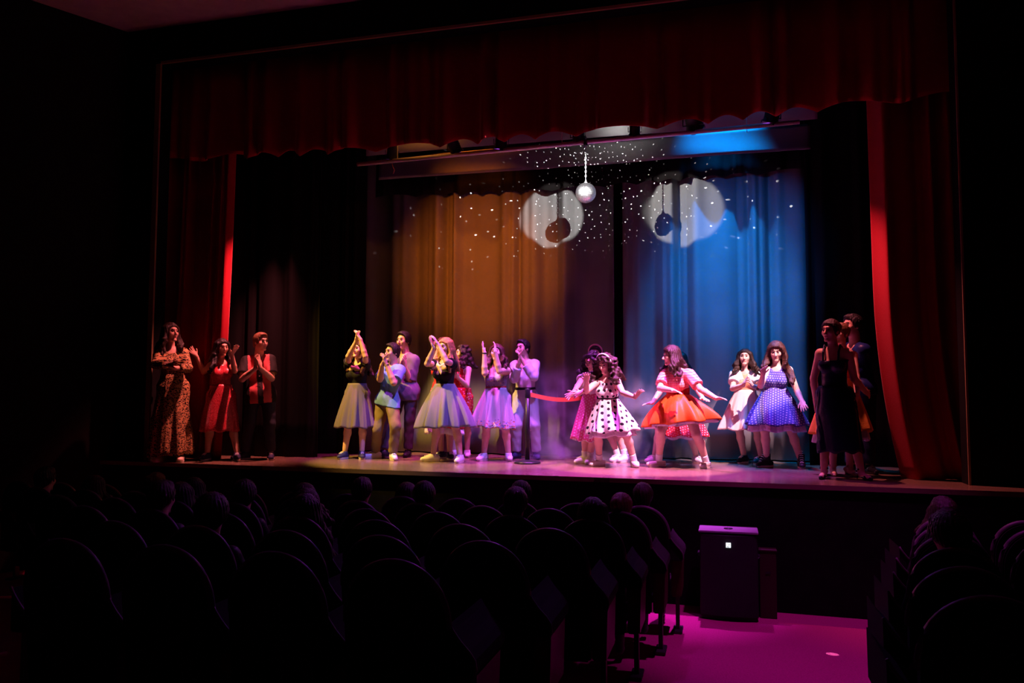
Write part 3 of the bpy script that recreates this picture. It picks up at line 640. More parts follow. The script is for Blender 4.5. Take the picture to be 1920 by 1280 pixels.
# ------------------------------------------------------------------ people: bodies, clothes, hair, shoes
# joint positions in metres (world), one entry per performer; l / r = towards the left / right of the stage as the audience sees it
POSES = {
    'p1': {'H':1.78,'turn':40,'hy':75,'hp':-3,'sex':'f','toe':[10,35],'wide':1.0,'J':{'head':[-7.232,9.148,3.035],'neck':[-7.241,9.168,2.846],'sl':[-7.31,9.056,2.741],'sr':[-7.133,9.282,2.766],'el':[-7.189,8.816,2.595],'wl':[-6.929,8.752,2.594],'tl':[-6.758,8.665,2.599],'er':[-6.953,9.154,2.555],'wr':[-6.948,8.887,2.547],'tr':[-6.924,8.699,2.581],'hip':[-7.197,9.187,2.305],'hl':[-7.256,9.111,2.305],'hr':[-7.138,9.262,2.305],'kl':[-7.285,9.121,1.843],'al':[-7.312,9.13,1.4],'kr':[-7.103,9.234,1.843],'ar':[-7.07,9.207,1.4]},'skirt':[[-7.144,9.168,2.431],[-7.476,9.168,1.393],[-6.912,9.168,1.423]]},
    'p2': {'H':1.62,'turn':30,'hy':60,'hp':5,'sex':'f','toe':[10,30],'wide':1.0,'J':{'head':[-6.711,9.54,2.849],'neck':[-6.735,9.56,2.687],'sl':[-6.821,9.46,2.606],'sr':[-6.657,9.661,2.617],'el':[-7.04,9.609,2.517],'wl':[-7.088,9.502,2.73],'tl':[-7.127,9.384,2.853],'er':[-6.465,9.481,2.525],'wr':[-6.459,9.398,2.753],'tr':[-6.334,9.351,2.867],'hip':[-6.734,9.58,2.193],'hl':[-6.79,9.512,2.193],'hr':[-6.679,9.648,2.193],'kl':[-6.832,9.505,1.788],'al':[-6.872,9.499,1.4],'kr':[-6.58,9.634,1.788],'ar':[-6.485,9.621,1.4]},'skirt':[[-6.725,9.56,2.344],[-6.972,9.56,1.709],[-6.481,9.56,1.708]]},
    'p3': {'H':1.74,'turn':25,'hy':70,'hp':0,'sex':'m','toe':[-20,35],'wide':1.0,'J':{'head':[-6.265,9.781,2.931],'neck':[-6.308,9.801,2.754],'sl':[-6.442,9.723,2.67],'sr':[-6.175,9.882,2.691],'el':[-6.403,9.567,2.418],'wl':[-6.187,9.551,2.563],'tl':[-6.166,9.524,2.748],'er':[-6.08,9.772,2.429],'wr':[-6.117,9.551,2.563],'tr':[-6.148,9.524,2.748],'hip':[-6.269,9.815,2.225],'hl':[-6.349,9.767,2.225],'hr':[-6.188,9.863,2.225],'kl':[-6.383,9.737,1.801],'al':[-6.462,9.747,1.4],'kr':[-6.12,9.815,1.807],'ar':[-6.121,9.855,1.4]}},
    'p4': {'H':1.6,'turn':-5,'hy':-10,'hp':-8,'sex':'f','toe':[-5,30],'wide':1.0,'J':{'head':[-5.04,10.301,2.836],'neck':[-5.059,10.321,2.68],'sl':[-5.202,10.335,2.616],'sr':[-4.924,10.309,2.614],'el':[-5.097,10.112,2.74],'wl':[-4.965,10.069,2.936],'tl':[-4.939,10.073,3.083],'er':[-4.825,10.083,2.736],'wr':[-4.895,10.069,2.965],'tr':[-4.965,10.073,3.09],'hip':[-5.064,10.341,2.22],'hl':[-5.151,10.349,2.22],'hr':[-4.978,10.333,2.22],'kl':[-5.185,10.316,1.802],'al':[-5.217,10.285,1.4],'kr':[-4.983,10.345,1.802],'ar':[-4.988,10.357,1.4]},'skirt':[[-5.053,10.321,2.365],[-5.355,10.321,1.751],[-4.798,10.321,1.747]]},
    'p5': {'H':1.7,'turn':-25,'hy':-30,'hp':0,'sex':'m','toe':[-35,35],'wide':1.0,'J':{'head':[-4.56,10.38,2.802],'neck':[-4.554,10.401,2.637],'sl':[-4.698,10.476,2.559],'sr':[-4.415,10.328,2.553],'el':[-4.665,10.219,2.423],'wl':[-4.57,10.072,2.609],'tl':[-4.503,10.058,2.752],'er':[-4.405,10.099,2.373],'wr':[-4.499,10.072,2.608],'tr':[-4.56,10.058,2.769],'hip':[-4.637,10.419,2.125],'hl':[-4.719,10.461,2.125],'hr':[-4.556,10.376,2.125],'kl':[-4.74,10.329,1.731],'al':[-4.857,10.52,1.4],'kr':[-4.412,10.189,1.782],'ar':[-4.485,10.282,1.4]}},
    'p6': {'H':1.78,'turn':-12,'hy':-15,'hp':0,'sex':'m','toe':[-20,10],'wide':1.0,'J':{'head':[-4.568,10.794,2.99],'neck':[-4.548,10.816,2.818],'sl':[-4.691,10.861,2.73],'sr':[-4.385,10.773,2.706],'el':[-4.663,10.735,2.453],'wl':[-4.509,10.566,2.591],'tl':[-4.43,10.492,2.75],'er':[-4.439,10.758,2.405],'wr':[-4.439,10.566,2.59],'tr':[-4.405,10.492,2.763],'hip':[-4.533,10.832,2.276],'hl':[-4.625,10.858,2.276],'hr':[-4.441,10.805,2.276],'kl':[-4.723,10.82,1.829],'al':[-4.817,10.782,1.4],'kr':[-4.47,10.828,1.829],'ar':[-4.497,10.85,1.4]}},
    'p7': {'H':1.64,'turn':-15,'hy':-25,'hp':8,'sex':'f','toe':[-60,0],'wide':1.0,'J':{'head':[-3.683,10.16,2.856],'neck':[-3.701,10.18,2.689],'sl':[-3.851,10.22,2.628],'sr':[-3.573,10.142,2.624],'el':[-3.861,9.938,2.621],'wl':[-3.747,9.885,2.832],'tl':[-3.803,9.878,2.949],'er':[-3.562,9.861,2.647],'wr':[-3.683,9.885,2.86],'tr':[-3.759,9.878,2.979],'hip':[-3.704,10.2,2.209],'hl':[-3.789,10.224,2.209],'hr':[-3.618,10.176,2.209],'kl':[-3.827,10.212,1.796],'al':[-3.864,10.2,1.4],'kr':[-3.54,10.168,1.796],'ar':[-3.465,10.16,1.4]},'skirt':[[-3.706,10.18,2.322],[-4.074,10.18,1.769],[-3.318,10.18,1.793]]},
    'p8': {'H':1.58,'turn':-30,'hy':-60,'hp':0,'sex':'f','toe':[-10,20],'wide':1.0,'J':{'head':[-3.724,10.983,2.81],'neck':[-3.739,11.003,2.653],'sl':[-3.835,11.076,2.581],'sr':[-3.615,10.931,2.575],'el':[-3.796,10.826,2.484],'wl':[-3.705,10.609,2.515],'tl':[-3.686,10.456,2.591],'er':[-3.59,10.8,2.339],'wr':[-3.664,10.609,2.458],'tr':[-3.683,10.456,2.525],'hip':[-3.733,11.022,2.171],'hl':[-3.804,11.069,2.171],'hr':[-3.662,10.975,2.171],'kl':[-3.823,11.024,1.778],'al':[-3.841,10.98,1.4],'kr':[-3.658,11.001,1.778],'ar':[-3.655,11.026,1.4]},'skirt':[[-3.718,11.003,2.312],[-3.889,11.003,1.805],[-3.559,11.003,1.809]]},
    'p8b': {'H':1.62,'turn':-10,'hy':-20,'hp':0,'sex':'f','toe':[-20,30],'wide':1.0,'J':{'head':[-3.905,10.638,2.897],'neck':[-3.911,10.658,2.736],'sl':[-4.033,10.688,2.673],'sr':[-3.78,10.629,2.669],'el':[-3.972,10.431,2.584],'wl':[-3.883,10.399,2.808],'tl':[-3.853,10.386,2.992],'er':[-3.721,10.37,2.584],'wr':[-3.813,10.399,2.807],'tr':[-3.834,10.386,3.001],'hip':[-3.913,10.676,2.242],'hl':[-3.998,10.696,2.242],'hr':[-3.828,10.656,2.242],'kl':[-3.963,10.695,1.812],'al':[-3.929,10.693,1.4],'kr':[-3.802,10.639,1.812],'ar':[-3.778,10.622,1.4]},'skirt':[[-3.907,10.658,2.326],[-4.215,10.658,1.677],[-3.549,10.658,1.654]]},
    'p9': {'H':1.62,'turn':5,'hy':-5,'hp':-5,'sex':'f','toe':[-15,25],'wide':1.1,'J':{'head':[-3.092,10.591,2.793],'neck':[-3.115,10.611,2.618],'sl':[-3.239,10.594,2.534],'sr':[-2.953,10.63,2.547],'el':[-3.182,10.323,2.503],'wl':[-3.182,10.309,2.775],'tl':[-3.231,10.329,2.942],'er':[-2.984,10.354,2.528],'wr':[-3.035,10.325,2.792],'tr':[-3.065,10.425,2.932],'hip':[-3.106,10.631,2.16],'hl':[-3.202,10.619,2.16],'hr':[-3.011,10.643,2.16],'kl':[-3.209,10.523,1.775],'al':[-3.26,10.561,1.4],'kr':[-2.961,10.582,1.771],'ar':[-2.939,10.662,1.4]},'skirt':[[-3.089,10.611,2.293],[-3.439,10.611,1.788],[-2.875,10.611,1.741]]},
    'p10': {'H':1.72,'turn':-15,'hy':-25,'hp':0,'sex':'m','toe':[-20,20],'wide':1.0,'J':{'head':[-2.834,11.027,2.874],'neck':[-2.809,11.05,2.709],'sl':[-2.96,11.097,2.631],'sr':[-2.651,11.005,2.641],'el':[-2.918,10.874,2.442],'wl':[-2.82,10.757,2.649],'tl':[-2.792,10.749,2.796],'er':[-2.605,10.769,2.468],'wr':[-2.756,10.757,2.677],'tr':[-2.833,10.749,2.817],'hip':[-2.804,11.07,2.185],'hl':[-2.893,11.096,2.185],'hr':[-2.715,11.043,2.185],'kl':[-2.897,10.948,1.79],'al':[-2.927,11.05,1.4],'kr':[-2.636,10.931,1.786],'ar':[-2.634,11.05,1.4]}},
    'p11': {'H':1.56,'turn':-40,'hy':-30,'hp':25,'sex':'f','toe':[-50,-10],'wide':1.0,'J':{'head':[-1.744,10.396,2.659],'neck':[-1.74,10.42,2.508],'sl':[-1.858,10.517,2.474],'sr':[-1.655,10.332,2.456],'el':[-1.886,10.276,2.359],'wl':[-1.918,10.072,2.249],'tl':[-2.015,9.959,2.171],'er':[-1.695,10.103,2.322],'wr':[-1.789,9.901,2.25],'tr':[-1.877,9.764,2.208],'hip':[-1.747,10.504,2.096],'hl':[-1.81,10.561,2.096],'hr':[-1.685,10.448,2.096],'kl':[-1.849,10.391,1.756],'al':[-1.843,10.48,1.4],'kr':[-1.719,10.336,1.732],'ar':[-1.776,10.48,1.4]},'skirt':[[-1.729,10.48,2.162],[-2.038,10.48,1.648],[-1.641,10.48,1.618]]},
    'p11b': {'H':1.62,'turn':10,'hy':0,'hp':5,'sex':'f','toe':[-30,-30],'wide':1.0,'J':{'head':[-1.761,10.878,2.776],'neck':[-1.734,10.9,2.621],'sl':[-1.855,10.86,2.552],'sr':[-1.608,10.942,2.553],'el':[-1.788,10.659,2.371],'wl':[-1.733,10.505,2.191],'tl':[-1.697,10.38,2.075],'er':[-1.586,10.731,2.372],'wr':[-1.502,10.56,2.222],'tr':[-1.456,10.438,2.105],'hip':[-1.677,10.92,2.159],'hl':[-1.76,10.893,2.159],'hr':[-1.594,10.947,2.159],'kl':[-1.608,10.896,1.772],'al':[-1.463,10.9,1.4],'kr':[-1.477,10.923,1.772],'ar':[-1.364,10.9,1.4]},'skirt':[[-1.674,10.9,2.182],[-1.831,10.9,1.668],[-1.34,10.9,1.676]]},
    'p12': {'H':1.58,'turn':-5,'hy':-25,'hp':15,'sex':'f','toe':[-40,20],'wide':1.0,'J':{'head':[-1.518,10.13,2.604],'neck':[-1.51,10.15,2.451],'sl':[-1.619,10.17,2.394],'sr':[-1.369,10.138,2.388],'el':[-1.735,9.962,2.264],'wl':[-1.695,9.774,2.402],'tl':[-1.672,9.641,2.506],'er':[-1.272,9.926,2.248],'wr':[-1.105,9.767,2.194],'tr':[-1.001,9.686,2.303],'hip':[-1.495,10.235,2.033],'hl':[-1.579,10.246,2.033],'hr':[-1.41,10.224,2.033],'kl':[-1.601,10.016,1.722],'al':[-1.61,10.2,1.4],'kr':[-1.25,10.047,1.728],'ar':[-1.168,10.2,1.4]},'skirt':[[-1.48,10.2,2.158],[-1.764,10.2,1.725],[-1.119,10.2,1.782]]},
    'p13': {'H':1.66,'turn':-20,'hy':-68,'hp':4,'sex':'f','toe':[-55,-20],'wide':1.08,'J':{'head':[-0.705,10.27,2.712],'neck':[-0.658,10.294,2.558],'sl':[-0.778,10.355,2.502],'sr':[-0.482,10.24,2.479],'el':[-0.838,10.156,2.306],'wl':[-0.674,9.971,2.278],'tl':[-0.552,9.842,2.253],'er':[-0.339,10.077,2.292],'wr':[-0.155,9.951,2.184],'tr':[-0.034,9.818,2.185],'hip':[-0.611,10.364,2.083],'hl':[-0.701,10.399,2.083],'hr':[-0.521,10.329,2.083],'kl':[-0.84,10.194,1.761],'al':[-0.872,10.338,1.4],'kr':[-0.396,10.171,1.73],'ar':[-0.291,10.35,1.4]},'skirt':[[-0.609,10.344,2.168],[-1.02,10.344,1.816],[-0.148,10.344,1.919]]},
    'p14': {'H':1.6,'turn':-10,'hy':-60,'hp':0,'sex':'f','toe':[-40,30],'wide':1.0,'J':{'head':[-0.654,10.947,2.681],'neck':[-0.657,10.97,2.526],'sl':[-0.777,10.998,2.46],'sr':[-0.526,10.944,2.458],'el':[-0.877,10.812,2.283],'wl':[-0.977,10.67,2.117],'tl':[-1.104,10.555,2.099],'er':[-0.395,10.776,2.284],'wr':[-0.332,10.567,2.183],'tr':[-0.259,10.414,2.153],'hip':[-0.67,10.99,2.043],'hl':[-0.755,11.008,2.043],'hr':[-0.586,10.972,2.043],'kl':[-0.901,10.791,1.751],'al':[-0.981,10.9,1.4],'kr':[-0.498,10.815,1.695],'ar':[-0.437,11.04,1.4]},'skirt':[[-0.668,10.97,2.119],[-0.881,10.97,1.665],[-0.285,10.97,1.683]]},
    'p15': {'H':1.58,'turn':0,'hy':-5,'hp':-5,'sex':'f','toe':[-30,-40],'wide':1.0,'J':{'head':[0.207,11.17,2.723],'neck':[0.205,11.193,2.57],'sl':[0.075,11.194,2.5],'sr':[0.328,11.194,2.499],'el':[0.041,11.006,2.306],'wl':[0.174,10.815,2.351],'tl':[0.231,10.688,2.452],'er':[0.4,11.019,2.304],'wr':[0.286,10.815,2.342],'tr':[0.239,10.688,2.443],'hip':[0.209,11.213,2.144],'hl':[0.124,11.213,2.144],'hr':[0.294,11.213,2.144],'kl':[0.122,11.157,1.761],'al':[0.179,11.223,1.4],'kr':[0.344,11.141,1.767],'ar':[0.395,11.163,1.4]},'skirt':[[0.21,11.193,2.238],[-0.147,11.193,1.766],[0.417,11.193,1.745]]},
    'p16': {'H':1.64,'turn':-5,'hy':-8,'hp':10,'sex':'f','toe':[-50,0],'wide':1.0,'J':{'head':[0.582,10.68,2.766],'neck':[0.584,10.7,2.6],'sl':[0.469,10.716,2.546],'sr':[0.73,10.686,2.544],'el':[0.381,10.546,2.339],'wl':[0.405,10.346,2.481],'tl':[0.406,10.202,2.584],'er':[0.813,10.607,2.285],'wr':[0.857,10.406,2.151],'tr':[0.877,10.271,2.038],'hip':[0.554,10.722,2.159],'hl':[0.466,10.732,2.159],'hr':[0.642,10.711,2.159],'kl':[0.426,10.618,1.776],'al':[0.449,10.7,1.4],'kr':[0.751,10.706,1.771],'ar':[0.856,10.7,1.4]},'skirt':[[0.566,10.7,2.304],[0.204,10.7,1.847],[0.915,10.7,1.844]]},
    'p17': {'H':1.74,'turn':-20,'hy':-40,'hp':0,'sex':'f','toe':[-20,30],'wide':1.0,'J':{'head':[1.085,9.397,2.929],'neck':[1.11,9.42,2.762],'sl':[0.982,9.476,2.693],'sr':[1.257,9.365,2.685],'el':[0.915,9.554,2.412],'wl':[0.941,9.66,2.175],'tl':[0.936,9.799,2.048],'er':[1.323,9.453,2.406],'wr':[1.461,9.625,2.267],'tr':[1.549,9.787,2.231],'hip':[1.12,9.436,2.232],'hl':[1.032,9.471,2.232],'hr':[1.207,9.401,2.232],'kl':[1.01,9.45,1.807],'al':[0.989,9.43,1.4],'kr':[1.287,9.406,1.807],'ar':[1.365,9.41,1.4]},'skirt':[[1.109,9.42,2.329],[0.966,9.42,1.602],[1.381,9.42,1.611]]},
    'p18': {'H':1.64,'turn':-20,'hy':-40,'hp':0,'sex':'f','toe':[0,40],'wide':1.0,'J':{'head':[1.232,9.777,2.925],'neck':[1.241,9.8,2.766],'sl':[1.116,9.854,2.689],'sr':[1.357,9.748,2.682],'el':[1.072,9.747,2.432],'wl':[1.067,9.603,2.233],'tl':[1.05,9.467,2.12],'er':[1.37,9.623,2.429],'wr':[1.352,9.474,2.234],'tr':[1.316,9.34,2.124],'hip':[1.219,9.817,2.266],'hl':[1.137,9.853,2.266],'hr':[1.3,9.781,2.266],'kl':[1.131,9.826,1.824],'al':[1.125,9.8,1.4],'kr':[1.301,9.791,1.824],'ar':[1.303,9.8,1.4]},'skirt':[[1.216,9.8,2.333],[0.904,9.8,1.785],[1.549,9.8,1.828]]},
    'p19': {'H':1.82,'turn':-30,'hy':-60,'hp':0,'sex':'m','toe':[-20,15],'wide':1.0,'J':{'head':[1.415,10.18,3.044],'neck':[1.438,10.2,2.846],'sl':[1.294,10.323,2.764],'sr':[1.513,10.079,2.748],'el':[1.321,10.488,2.499],'wl':[1.402,10.639,2.287],'tl':[1.438,10.798,2.178],'er':[1.563,10.287,2.519],'wr':[1.627,10.374,2.269],'tr':[1.67,10.553,2.199],'hip':[1.482,10.217,2.293],'hl':[1.417,10.29,2.293],'hr':[1.548,10.144,2.293],'kl':[1.395,10.244,1.837],'al':[1.374,10.2,1.4],'kr':[1.558,10.173,1.837],'ar':[1.567,10.2,1.4]}},
}

SKIN_TONE = {'fair': (0.72, 0.45, 0.34), 'mid': (0.62, 0.36, 0.25), 'tan': (0.50, 0.28, 0.18)}
M_SKIN = mat('skin', attr=True, rough=0.5, spec=0.35, var=0.05, var_scale=25)
M_EYE = mat('eye_surface', attr=True, rough=0.15, spec=0.5)

class Pose:
    def __init__(self, d, loc=None):
        self.H = d['H']; self.s = d['H'] / 1.65; self.male = d['sex'] == 'm'; self.wide = d.get('wide', 1.0); self.toe = d['toe']
        for k, v in d['J'].items(): setattr(self, k, np.array(v, float))
        self.U = nrm(self.neck - self.hip)
        r = self.sr - self.sl; r = r - self.U * (r @ self.U); self.R = nrm(r); self.F = np.cross(self.R, self.U)
        self.T = np.array([self.R, self.F, self.U])
        hy, hp = math.radians(d['hy']), math.radians(d['hp'])
        self.hF = V3(math.sin(hy) * math.cos(hp), -math.cos(hy) * math.cos(hp), -math.sin(hp)); self.hR = V3(math.cos(hy), math.sin(hy), 0); self.hU = np.cross(self.hF, self.hR)
        self.HT = np.array([self.hR, self.hF, self.hU])
        self.skirt = [np.array(v) for v in d['skirt']] if 'skirt' in d else None
        a = (self.al + self.ar) / 2
        self.base = V3(self.hip[0], a[1], a[2] - 0.085) if loc is None else np.array(loc, float)
    def t(self, o, r=0.0, f=0.0, u=0.0): return o + self.s * (self.R * r + self.F * f + self.U * u)
    def h(self, r=0.0, f=0.0, u=0.0): return self.head + self.s * (self.hR * r + self.hF * f + self.hU * u)

def torso(f, P, g=0.0, k=0.05, bust=True):
    s = P.s; w = P.wide; h = P.hip; n = P.neck
    if P.male:
        f.ell(P.t(h, 0, 0, 0.02), P.T, np.array([0.140, 0.100, 0.12]) * s, k, grow=g)
        f.ell(P.t(h, 0, 0, 0.17), P.T, np.array([0.124, 0.090, 0.15]) * s, k, grow=g)
        f.ell(P.t(n, 0, -0.005, -0.18), P.T, np.array([0.148, 0.104, 0.17]) * s, k, grow=g)
    else:
        f.ell(P.t(h, 0, -0.005, 0.01), P.T, np.array([0.155 * w, 0.112, 0.12]) * s, k, grow=g)
        f.ell(P.t(h, 0, 0, 0.17), P.T, np.array([0.115 * w, 0.088, 0.13]) * s, k, grow=g)
        f.ell(P.t(n, 0, -0.005, -0.17), P.T, np.array([0.135 * w, 0.098, 0.15]) * s, k, grow=g)
        if bust:
            for q in (-1, 1): f.ell(P.t(n, q * 0.066, 0.075, -0.20), P.T, np.array([0.060, 0.052, 0.06]) * s, 0.03, grow=g)
    for e in (P.sl, P.sr):
        f.cone(P.t(n, 0, -0.01, -0.045), e - P.U * 0.012, 0.05 * s, 0.05 * s, 0.045, grow=g)
def arm(f, P, q, g=0.0, k=0.02, upto=2.0, flare=0.0):
    """q: 'l' or 'r'; upto 0..1 upper arm, 1..2 forearm"""
    S, E, W = (getattr(P, c + q) for c in 'sew'); s = P.s * (1.12 if P.male else 1.0) * (0.5 + 0.5 * P.wide)
    if upto <= 1:
        e = S + (E - S) * upto
        f.cone(S, e + nrm(E - S) * 0.05, 0.048 * s, (0.048 - 0.011 * upto) * s + flare, k, grow=g, cut=(e, nrm(E - S)))
        return
    f.cone(S, E, 0.048 * s, 0.037 * s, k, grow=g)
    e = E + (W - E) * (upto - 1); mid = E + (W - E) * 0.3
    f.cone(E, mid, 0.037 * s, 0.038 * s, k * 0.5, grow=g)
    if upto >= 2: f.cone(mid, W, 0.038 * s, 0.026 * s, k * 0.5, grow=g)
    else: f.cone(mid, e + nrm(W - E) * 0.04, 0.038 * s, 0.028 * s + flare, k * 0.5, grow=g, cut=(e, nrm(W - E)))
def hand(f, P, q, thumb, palm):
    """wrist -> finger tips; thumb: rough direction of the thumb side, palm: direction the palm faces"""
    W, Tp = getattr(P, 'w' + q), getattr(P, 't' + q)
    D = nrm(Tp - W); L = 0.178 * P.s * (1.08 if P.male else 1.0); s = P.s
    N = palm - D * (palm @ D); N = nrm(N); T = np.cross(N, D); T = T if T @ thumb > 0 else -T
    f.ell(W + D * 0.27 * L, np.array([D, T, N]), np.array([0.30 * L, 0.040 * s, 0.017 * s]), 0.015)
    f.cone(W, W + D * 0.2 * L, 0.024 * s, 0.02 * s, 0.015)
    for i, (o, ln, sp) in enumerate(((0.031, 0.43, 0.16), (0.011, 0.48, 0.05), (-0.010, 0.45, -0.06), (-0.030, 0.36, -0.20))):
        a = W + D * 0.47 * L + T * o * s
        d1 = nrm(D + T * sp + N * 0.06); b = a + d1 * ln * L * 0.5; d2 = nrm(D + T * sp * 1.2 + N * (0.25 + 0.08 * i)); c = b + d2 * ln * L * 0.5
        f.cone(a, b, 0.0100 * s, 0.0094 * s, 0.004); f.cone(b, c, 0.0094 * s, 0.0080 * s, 0.002)
    a = W + D * 0.14 * L + T * 0.026 * s; b = a + nrm(D * 0.75 + T * 0.75 + N * 0.2) * 0.24 * L; c = b + nrm(D * 0.95 + T * 0.35 + N * 0.2) * 0.18 * L
    f.cone(a, b, 0.0135 * s, 0.0105 * s, 0.008); f.cone(b, c, 0.0105 * s, 0.008 * s, 0.002)
def leg(f, P, q, g=0.0, k=0.025):
    h, kn, an = (getattr(P, c + q) for c in 'hka'); s = P.s * (0.55 + 0.45 * P.wide)
    f.cone(h, kn, 0.084 * s, 0.055 * s, 0.04, grow=g)
    back = -P.F; back = back - nrm(an - kn) * (back @ nrm(an - kn))
    m_ = kn + (an - kn) * 0.32 + back * 0.014
    f.cone(kn, m_, 0.053 * s, 0.054 * s, k, grow=g); f.cone(m_, an, 0.053 * s, 0.034 * s, k, grow=g)
def head(f, P):
    s = P.s; T = P.HT
    f.ell(P.h(0, -0.012, 0.028), T, np.array([0.073, 0.092, 0.085]) * s, 0.02)
    f.ell(P.h(0, 0.022, -0.035), T, np.array([0.056, 0.064, 0.080]) * s, 0.03)
    f.cone(P.h(-0.012, 0.070, -0.098), P.h(0.012, 0.070, -0.098), 0.016 * s, 0.016 * s, 0.02)
    for q in (-1, 1):
        f.ell(P.h(q * 0.038, 0.056, -0.02), T, np.array([0.024, 0.024, 0.026]) * s, 0.02)
        f.ell(P.h(q * 0.075, -0.008, -0.008), T, np.array([0.009, 0.020, 0.031]) * s, 0.006)
        f.ell(P.h(q * 0.031, 0.093, 0.008), T, np.array([0.019, 0.015, 0.012]) * s, 0.012, 'sub')
    f.cone(P.h(-0.028, 0.078, 0.032), P.h(0.028, 0.078, 0.032), 0.012 * s, 0.012 * s, 0.012)
    f.cone(P.h(0, 0.084, 0.012), P.h(0, 0.108, -0.030), 0.008 * s, 0.0125 * s, 0.010)
    f.cone(P.h(-0.012, 0.092, -0.034), P.h(0.012, 0.092, -0.034), 0.007 * s, 0.007 * s, 0.006)
    f.cone(P.h(-0.014, 0.081, -0.060), P.h(0.014, 0.081, -0.060), 0.0075 * s, 0.0075 * s, 0.008)
    f.cone(P.h(-0.02, 0.088, -0.0585), P.h(0.02, 0.088, -0.0585), 0.0028, 0.0028, 0.003, 'sub')
    f.cone(P.t(P.neck, 0, -0.012, -0.03), P.h(0, -0.018, -0.06), (0.060 if P.male else 0.052) * s, (0.056 if P.male else 0.047) * s, 0.02)

def segd(p, a, b):
    ab = b - a; t = np.clip(((p - a) @ ab) / (ab @ ab + 1e-12), 0, 1); return np.linalg.norm(p - a - t[:, None] * ab, axis=1)

def make_body(P, skin, root, h=0.0084, thumbs=None, brows=(0.05, 0.025, 0.015), legs_col=None, dress=None):
    J = np.array([P.head, P.neck, P.sl, P.sr, P.el, P.er, P.wl, P.wr, P.tl, P.tr, P.hip, P.kl, P.kr, P.al, P.ar])
    lo = J.min(0) - 0.17; hi = J.max(0) + 0.17; lo[2] = P.base[2] + 0.002
    f = Field(lo, hi, h)
    torso(f, P)
    for q in 'lr':
        leg(f, P, q)
        an = getattr(P, 'a' + q); a = math.radians(P.toe[0 if q == 'l' else 1]); d = V3(math.sin(a), -math.cos(a), 0)
        f.cone(an - V3(0, 0, 0.03), an + d * 0.12 - V3(0, 0, 0.052), 0.034, 0.026, 0.02)
    head(f, P)
    for q in 'lr': arm(f, P, q)
    for i, q in enumerate('lr'):
        other = 'r' if q == 'l' else 'l'
        W, D = getattr(P, 'w' + q), getattr(P, 't' + q) - getattr(P, 'w' + q)
        gap = getattr(P, 'w' + other) - W
        if thumbs is not None and thumbs[i] is not None: th, pm = thumbs[i]
        elif np.linalg.norm(gap) < 0.35: th, pm = (P.head - W), gap        # hands brought together
        else: th, pm = V3(0, 0, 1) + P.F * 0.3, V3(0, 0, -1) + P.F * 0.3
        hand(f, P, q, np.asarray(th, float), np.asarray(pm, float))
    v, q = f.mesh()
    c = np.tile(np.array(skin), (len(v), 1))
    lip = segd(v, P.h(-0.018, 0.09, -0.06), P.h(0.018, 0.09, -0.06)) < 0.0095 * P.s
    c[lip] = np.array(skin) * (0.72, 0.42, 0.44)
    for e in (-1, 1):
        br = segd(v, P.h(e * 0.016, 0.088, 0.033), P.h(e * 0.046, 0.076, 0.035)) < 0.0068 * P.s; c[br] = brows
        ey = segd(v, P.h(e * 0.022, 0.083, 0.009), P.h(e * 0.04, 0.078, 0.009)) < 0.0095 * P.s; c[ey] = np.array(skin) * 0.45
    if dress is not None:
        up = (v - P.neck) @ P.U; c[up < 0.0] = dress
        for q_ in 'lr': c[segd(v, getattr(P, 'w' + q_), getattr(P, 't' + q_)) < 0.04] = skin
    me = mesh_np('body', v - P.base, q); col_attr(me, c)
    o = link('body', me, M_SKIN, root)
    return o
def make_eyes(P, root, iris=(0.05, 0.03, 0.02)):
    for e in (-1, 1):
        vs, fs = [], []; n, mrg = 10, 7
        c = P.h(e * 0.031, 0.0745, 0.008)
        cols = []
        for i in range(mrg + 1):
            t = math.pi * i / mrg
            for j in range(n):
                p = 2 * math.pi * j / n
                d = P.hF * math.cos(t) + (P.hR * math.cos(p) + P.hU * math.sin(p)) * math.sin(t)
                vs.append(c + d * 0.0108 * P.s - P.base); cols.append(iris if i <= 2 else (0.5, 0.46, 0.44))
        for i in range(mrg):
            for j in range(n): fs.append((i * n + j, i * n + (j + 1) % n, (i + 1) * n + (j + 1) % n, (i + 1) * n + j))
        me = mesh_np('eye', np.array(vs), np.array(fs)); col_attr(me, np.array(cols)); link('eye', me, M_EYE, root)

def cloth_pat(P, v, scale_r=0.16):
    d = v - P.hip; x = d @ P.R; y = d @ P.F; z = d @ P.U
    return np.stack([np.arctan2(x, y) * scale_r, z, z], 1)
def finish(name, f, material, P, root, colfn=None):
    v, q = f.mesh()
    me = mesh_np(name, v - P.base, q); pat_attr(me, cloth_pat(P, v))
    if colfn is not None: col_attr(me, colfn(v))
    return link(name, me, material, root)

def wrinkle(amp, seed):
    r = random.Random(seed); a = [r.uniform(0, 6.28) for _ in range(6)]
    def fn(x, y, z):
        return 0.5 * amp * (np.sin(46 * z + 19 * x + a[0] + 2 * np.sin(23 * x + a[1])) * np.sin(27 * x + 22 * y + a[2]) + 0.6 * np.sin(52 * x + 31 * z + a[3]) * np.sin(23 * y + 15 * z + a[4]))
    return fn

